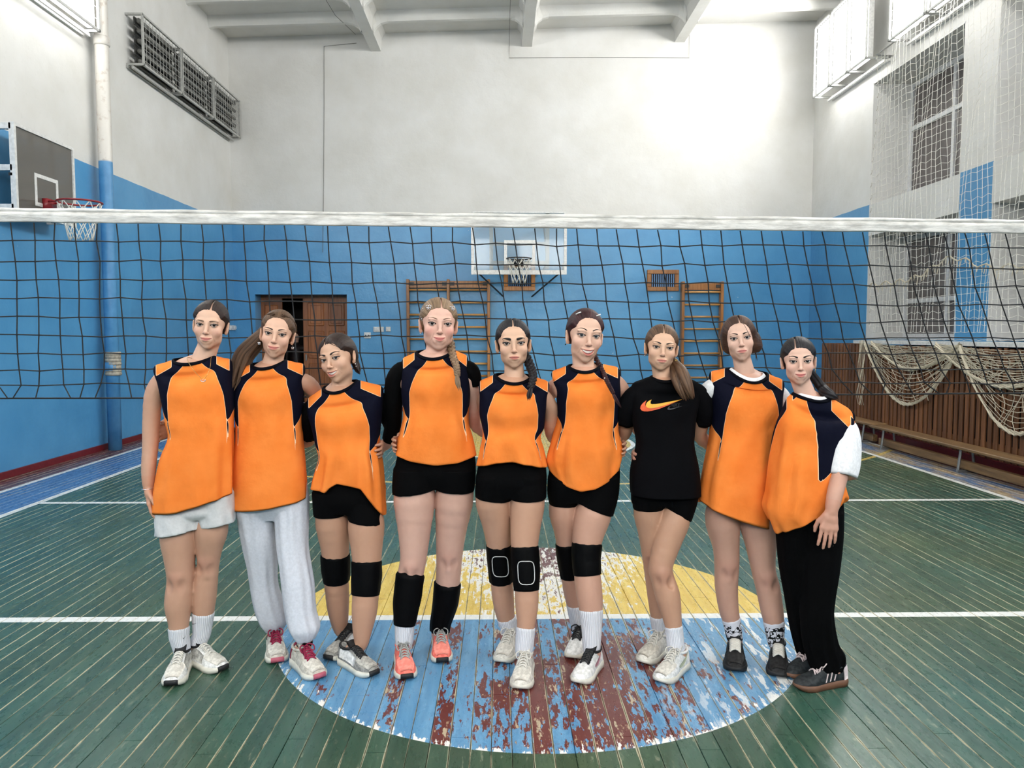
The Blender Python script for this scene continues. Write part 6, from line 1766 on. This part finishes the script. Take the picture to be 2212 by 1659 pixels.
# ------------------------------------------------------------------ 7
def x7(P, d, Y, W, sc, ho, hf):
    locks(P, [W((.055, .06, -.05)), at(1466, 800, Y - .02), at(1474, 818, Y - .11), at(1484, 845, Y - .14), at(1492, 866, Y - .14)], .018, .046, HAIR['mid'], 26, 4, 'ponytail', P, 1.7)
    stud(P, W((-.078, .0, -.05))); drop_ear(P, W((.079, .0, -.048)), M_gold)
    # chest print: curved tick in orange and yellow, small grey tick with lettering
    G = d['G']; fl = G[:, 15:46].reshape(-1, 3); D = fl - CAMP; fx = 1106 + FPX * (D @ _R) / (D @ _F); fy = IH / 2 - FPX * (D @ _U) / (D @ _F); fd = fl[:, 1]
    def surf(px, py):
        w = 1 / ((fx - px) ** 2 + (fy - py) ** 2 + 4) ** 2; return at(px, py, float((w * fd).sum() / w.sum()) - .004)
    def flat(poly, mat, name, off, sc_=4.424, ox=1340, oy=660):
        q = [(ox + a / sc_, oy + b / sc_) for a, b in poly]; n = len(q); import mathutils
        tri = mathutils.geometry.delaunay_2d_cdt([Vector(p) for p in q] + [], [(i, (i + 1) % n) for i in range(n)], [list(range(n))], 1, 1e-4)
        vs = [surf(v.x, v.y) + np.array([0, -off, 0]) for v in tri[0]]; V2 = [v + np.array([0, .002, 0]) for v in vs]; m = len(vs)
        F = [tuple(f) for f in tri[2]] + [tuple(i + m for i in f[::-1]) for f in tri[2]]
        mk(name, vs + V2, F, mat, d['jo'])
    org = [(592, 896), (540, 918), (480, 943), (430, 964), (380, 984), (340, 996), (300, 1005), (262, 1012), (228, 1011), (203, 1003), (190, 984), (194, 962), (214, 934), (250, 906), (240, 930), (238, 952), (250, 966), (280, 968), (340, 955), (440, 930)]
    yel = [(592, 896), (520, 922), (450, 944), (400, 960), (350, 973), (310, 980), (275, 981), (252, 972), (243, 955), (250, 932), (270, 912), (300, 898), (288, 918), (288, 936), (302, 943), (340, 941), (400, 932), (470, 918), (540, 905)]
    flat(org, plain('print_orange', (236, 96, 48), .6), 'chest_print', .001); flat(yel, plain('print_yellow', (252, 186, 60), .6), 'chest_print', .0022)
    gry = plain('print_grey', (48, 48, 52), .6)
    flat([(592, 962), (540, 978), (500, 992), (470, 999), (453, 995), (451, 984), (460, 970), (475, 960), (468, 974), (472, 984), (490, 984), (540, 972)], gry, 'chest_print', .001)
    cu = bpy.data.curves.new('lettering', 'FONT'); cu.body = 'NIKE'; cu.size = .030; cu.extrude = .0006; to = bpy.data.objects.new('lettering', cu); COL.objects.link(to)
    dg = bpy.context.evaluated_depsgraph_get(); me = bpy.data.meshes.new_from_object(to.evaluated_get(dg)); bpy.data.objects.remove(to)
    p = surf(1340 + 478 / 4.424, 660 + 968 / 4.424); V = np.array([v.co[:] for v in me.vertices]); V = np.column_stack([V[:, 0] * .62 + V[:, 1] * .25 + p[0], p[1] - .004 - V[:, 2] - V[:, 0] * 0, V[:, 1] * .8 + p[2]])
    Fc = [tuple(q.vertices) for q in me.polygons]; V[:, 1] = [surf(1340 + 520 / 4.424, 660 + 955 / 4.424)[1] - .001 - .0006 * (i % 2) for i in range(len(V))]
    mk('lettering', V, Fc, gry, d['jo'])
d7 = dict(label='woman in black t-shirt with orange tick print and black shorts', seed=17, eyes=((1417, 748.5), (1449, 751.5)), chin=(1428, 800), yaw=-6, pitch=-1, skin=(220, 184, 156), fw=1.04,
  hair='mid', part=-.002, brow='dark', browt=.85, arch=.004, bz=.0175, smile=0.0018, mw=.0235, shadow=.6, blush=.3, eo=.0038, lip=(200, 134, 124), jaw=.98, wing=.7,
  collar=(1406, 816, 1463, 812), cdrop=12, ycol=823, tips=(1366, 832, 1508, 828), tyaw=-3, bust=.018, fold=0.0064, plain=M_blacktee,
  shirt_rows=[(1362, 860, 1510, 858, .098, .09, 8), (1364, 900, 1502, 898), (1372, 940, 1498, 938), (1374, 965, 1498, 962), (1364, 1010, 1508, 1008), (1362, 1045, 1511, 1042), (1363, 1066, 1511, 1067)],
  sleeves=[([(1398, 846, 34), (1382, 850, 44), (1366, 864, 48, .01), (1356, 885, 48, .02), (1352, 912, 44, .05)], M_blacktee, 'sleeve'), ([(1480, 842, 34), (1496, 846, 44), (1511, 860, 48, .01), (1519, 885, 46, .02), (1522, 913, 40, .05)], M_blacktee, 'sleeve')],
  arms=[dict(pts=[(1382, 845, 40), (1362, 880, 34, .02), (1353, 915, 30, .06), (1343, 942, 27, .12), (1290, 962, 24, .20)]),
        dict(pts=[(1495, 842, 40), (1516, 880, 34, .02), (1514, 915, 32, .06), (1514, 945, 29, .11), (1570, 985, 24, .20)])],
  bottom=dict(name='shorts', mat=M_black, fold=.001, pelvis=[(1376, 1005, 1500, 1005), (1364, 1045, 1509, 1045), (1364, 1086, 1500, 1092)],
    legs=[[(1363, 1045, 1444, 1045), (1365, 1075, 1440, 1075), (1368, 1100, 1434, 1098)], [(1425, 1045, 1510, 1050), (1430, 1075, 1505, 1085), (1433, 1092, 1492, 1127)]]),
  legs=[[(1402, 1055, 70), (1402, 1100, 66), (1406, 1150, 54), (1410, 1205, 44), (1418, 1265, 44), (1421, 1310, 37), (1424, 1355, 29)], [(1468, 1060, 74), (1459, 1116, 64), (1445, 1160, 60), (1427, 1222, 50), (1430, 1245, 48), (1442, 1285, 52), (1450, 1324, 42), (1456, 1360, 34), (1460, 1398, 34)]],
  knees=(1200, 1238), leggear=[(0, 1331, 1378, 0.0058, M_sock, 'sock'), (1, 1355, 1412, 0.0058, M_sock, 'sock')],
  shoes=[((1384, 1437), (1440, 1402), S_(m_offw, m_sw, m_lwh, w=1.08, vamp=m_beige)), ((1422, 1479), (1489, 1430), S_(m_whm, m_sw, m_lwh, w=1.08, vamp=m_offw, logo=m_green))], extra=x7)
# ------------------------------------------------------------------ 8
def x8(P, d, Y, W, sc, ho, hf):
    m = MB(); m.tube(spline([W((.004, -.085, .088)), W((.022, -.098, .060)), W((.034, -.095, .030)), W((.045, -.080, .0))], 14), .0010, 5); m.build('loose_strand', HAIR['chest'], ho, True)
    for k, (a, b) in enumerate(((.070, .076), (.078, .082))): locks(P, [W((.070, .03, -.03)), W((.076, .035, -.08)), W((.070 + .01 * k, .03, -.135))], .006, .004, HAIR['chest'], 4, k, 'loose_strand', ho)
d8 = dict(label='woman with brown low bun, long orange jersey over white tee, printed socks', seed=18, eyes=((1583, 731.5), (1617, 727.5)), chin=(1607, 779), yaw=-13, pitch=-3, skin=(224, 190, 172), fw=.98,
  hair='chest', part=.004, brow='dark', browt=.9, arch=.004, bz=.0185, smile=0.0006, mw=.0215, shadow=.4, blush=.25, eo=.0042, lip=(192, 122, 118), jaw=.9, wing=.4, earclear=False, ears=False, vol=.004, nape=.080, hl=.004, hlx=-.004,
  xtra=[((.058, .040, -.030), (.040, .055, .060), .03), ((.062, .050, -.060), (.034, .042, .030), .02), ((-.050, .030, -.020), (.020, .040, .050), .03)],
  collar=(1570, 799, 1657, 808), cdrop=24, ycol=829, tips=(1534, 808, 1692, 824), tyaw=3, bust=.015, fold=0.0112, undershirt=True,
  shirt_rows=[(1534, 845, 1688, 858, .10, .09, 8), (1537, 890, 1684, 898, .116, .10, 0), (1537, 925, 1676, 930), (1534, 955, 1671, 960), (1523, 1005, 1668, 1010), (1514, 1055, 1664, 1062), (1509, 1090, 1662, 1118)],
  hem=[(1505, 1087), (1540, 1102), (1600, 1114), (1664, 1119)], 
  sleeves=[([(1562, 832, 30), (1546, 834, 38), (1526, 850, 40, .02), (1512, 880, 38, .12), (1500, 905, 34, .16)], M_whitetee, 'undershirt_sleeve'), ([(1664, 846, 30), (1680, 850, 38), (1693, 868, 36, .01), (1692, 895, 32, .05), (1690, 920, 28, .1)], M_whitetee, 'undershirt_sleeve')],
  arms=[dict(pts=[(1545, 828, 36), (1522, 860, 32, .08), (1500, 900, 29, .16), (1425, 965, 25, .19), (1374, 982, 21, .09)], hand=wrapl(size=.95)), dict(pts=[(1676, 845, 34), (1692, 880, 28, .03), (1690, 920, 26, .1), (1730, 965, 24, .20)])],
  bottom=dict(name='shorts', mat=M_black, fold=.001, pelvis=[(1545, 1000, 1655, 1000), (1532, 1050, 1660, 1050), (1530, 1080, 1664, 1085)], legs=[[(1528, 1050, 1600, 1050), (1527, 1075, 1598, 1075), (1526, 1090, 1597, 1092)], [(1594, 1050, 1668, 1050), (1597, 1080, 1670, 1080), (1598, 1098, 1672, 1100)]]),
  legs=[[(1563, 1060, 76), (1560, 1116, 73), (1568, 1179, 56), (1570, 1222, 51), (1569, 1266, 48), (1574, 1315, 41), (1580, 1340, 35), (1587, 1378, 30)], [(1634, 1065, 78), (1638, 1124, 77), (1643, 1170, 66), (1649, 1230, 50), (1659, 1271, 50), (1667, 1315, 47), (1672, 1346, 40), (1676, 1386, 31)]],
  knees=(1222, 1246), leggear=[(0, 1337, 1386, 0.0058, M_psock, 'sock'), (1, 1343, 1394, 0.0058, M_psock, 'sock')],
  shoes=[((1588, 1456), (1587, 1412), S_(m_blk2, m_blk, m_lwh, w=1.10, nl=7, lw=.0048, ly=.024, side=m_blk2, vamp=m_blk2, bow=False)), ((1682, 1468), (1680, 1424), S_(m_blk2, m_blk, m_lwh, w=1.10, nl=7, lw=.0048, ly=.024, vamp=m_blk2, bow=False))], extra=x8)
# ------------------------------------------------------------------ 9 (far right)
def x9(P, d, Y, W, sc, ho, hf):
    hoop_ear(P, W((.079, .002, -.044)))
    locks(P, [W((.050, .085, -.04)), at(1776, 836, Y + .05), at(1785, 848, Y - .02), at(1800, 856, Y - .05), at(1812, 862, Y - .04)], .016, .026, HAIR['black'], 18, 6, 'ponytail', P)
d9 = dict(label='woman at far right in oversized orange jersey, white tee and wide black pants', seed=19, eyes=((1713, 781), (1746, 780)), chin=(1730, 832), yaw=-15, pitch=1, skin=(226, 190, 172), fw=1.02,
  hair='black', part=-.018, brow='dark', browt=1.0, arch=.005, smile=0.0053, mw=.0235, shadow=.42, blush=.55, eo=.0042, lip=(200, 124, 120), jaw=.95, wing=.5, hl=-.006, vol=.001,
  collar=(1714, 852, 1790, 858), cdrop=12, ycol=866, tips=(1700, 866, 1836, 886), tyaw=-52, navy_end=48, patch=1.9, patch_to=1.04, bust=.020, fold=0.0144, diag=1.2, undershirt=True, nbx=-3,
  shirt_rows=[(1691, 890, 1841, 910, .10, .10, 8), (1682, 912, 1822, 942, .12, .11, 0), (1671, 950, 1812, 985, .125, .12, 0), (1666, 1000, 1814, 1030, .13, .12, 0), (1658, 1060, 1822, 1068, .135, .12, 0), (1652, 1096, 1822, 1092, .13, .12, 0), (1668, 1126, 1812, 1106, .12, .11, 0)],
  hem=[(1648, 1110), (1677, 1135), (1715, 1123), (1760, 1107), (1790, 1097), (1826, 1080)], blouse=1, hemfrom=1060, bind=[(1836, 916, 24, .07, 10)],
  sleeves=[([(1798, 912, 34), (1812, 916, 54), (1819, 932, 66, -.02), (1821, 955, 70, -.05), (1821, 1000, 66, -.09), (1818, 1030, 60, -.11)], M_whitetee, 'undershirt_sleeve', .008)],
  arms=[dict(pts=[(1708, 890, 34, .06), (1680, 940, 29, .16), (1655, 980, 25, .21), (1640, 990, 24, .21)]),
        dict(pts=[(1812, 900, 40), (1820, 960, 36, -.05), (1816, 1015, 34, -.11), (1804, 1065, 32, -.16), (1796, 1104, 25, -.18)], hand=dict(d=(-.16, -.12, -1), n=(.25, 1, 0), side=-1, curl=(.14, .16, .18, .2), size=.95))],
  bottom=dict(name='wide_pants', mat=M_blackpants, fold=0.0064, nv=60, pelvis=[(1690, 1050, 1812, 1050), (1678, 1095, 1820, 1090), (1675, 1130, 1819, 1130)],
    legs=[[(1676, 1100, 1760, 1100), (1679, 1160, 1762, 1160), (1684, 1220, 1764, 1220), (1695, 1285, 1766, 1285), (1706, 1350, 1770, 1350), (1718, 1400, 1776, 1400), (1730, 1434, 1780, 1432)], [(1730, 1100, 1819, 1100), (1732, 1160, 1817, 1160), (1730, 1228, 1810, 1228), (1732, 1290, 1801, 1290), (1730, 1330, 1798, 1330), (1734, 1385, 1809, 1385, .062), (1744, 1425, 1826, 1418, .052), (1752, 1446, 1818, 1448, .045)]]),
  legs=[[(1718, 1100, 60), (1722, 1230, 46), (1736, 1340, 38), (1748, 1420, 28)], [(1780, 1100, 62), (1772, 1230, 48), (1768, 1340, 38), (1784, 1440, 28)]],
  shoes=[((1700, 1467), (1752, 1447), S_(m_suede, m_gum, m_lpink, w=.98, stripes=m_lpink, L=.255)), ((1716, 1490), (1828, 1475), S_(m_suede, m_gum, m_lpink, w=1.0, stripes=m_lpink, heelm=m_wh2, L=.262))], extra=x9)
# ------------------------------------------------------------------ figure in the doorway
def x10(P, d, Y, W, sc, ho, hf): pass
def far(d_): return d_
for _d in (d1, d2, d3, d4, d5, d6, d7, d8, d9): build_person(_d)
def doorway_person():
    Y = YB + .75; c = at(640, 760, Y)[0]; b = np.array([c, Y, 0.0])
    P = empty('person', b, 'person in dark clothes standing in the dim doorway', 'person')
    f = Field(b + [-.32, -.2, .0], b + [.32, .22, 1.72], .012); z = lambda x, y, q: b + np.array([x, y, q])
    f.ell(z(0, 0, 1.50), (.072, .09, .11)); f.cone(z(0, .01, 1.42), z(0, .01, 1.30), .05, .055, .02); f.cone(z(0, 0, 1.20), z(0, 0, .85), .13, .12, .05); f.cone(z(-.13, 0, 1.26), z(.13, 0, 1.26), .06, None, .05)
    f.cone(z(0, -.09, 1.50), z(0, -.10, 1.47), .010, .012, .012)
    for s in (-1, 1):
        f.cone(z(s * .09, 0, .85), z(s * .09, -.01, .48), .085, .058, .03); f.cone(z(s * .09, -.01, .48), z(s * .09, .02, .08), .056, .036, .02); f.cone(z(s * .09, .03, .04), z(s * .10, -.12, .035), .036, .034, .02)
        f.cone(z(s * .19, 0, 1.26), z(s * .22, .02, 1.0), .046, .038, .03); f.cone(z(s * .22, .02, 1.0), z(s * .19, -.06, .78), .037, .027, .01); f.cone(z(s * .19, -.06, .78), z(s * .18, -.08, .68), .028, .018, .01)
    V, F = f.mesh(2); dk = (V[:, 2] < 1.38); sk = np.array(srgb(200, 160, 140)[:3]); col = np.where(dk[:, None], np.array(srgb(14, 14, 16)[:3]), sk)
    col = np.where(((V[:, 2] < .80) & (V[:, 2] > .60) & (np.abs(V[:, 0] - c) > .14))[:, None], sk, col)
    mk('body', V, F, M_skin, P, True, attrs={'col': col})
    g = Field(b + [-.12, -.13, 1.40], b + [.12, .14, 1.66], .008); g.ell(z(0, .018, 1.525), (.080, .092, .105)); g.ell(z(0, -.09, 1.47), (.066, .07, .095), .01, True); V, F = g.mesh(2)
    mk('hair', V, F, HAIR['dark'], P, True, attrs={'str': V * .3})
doorway_person()
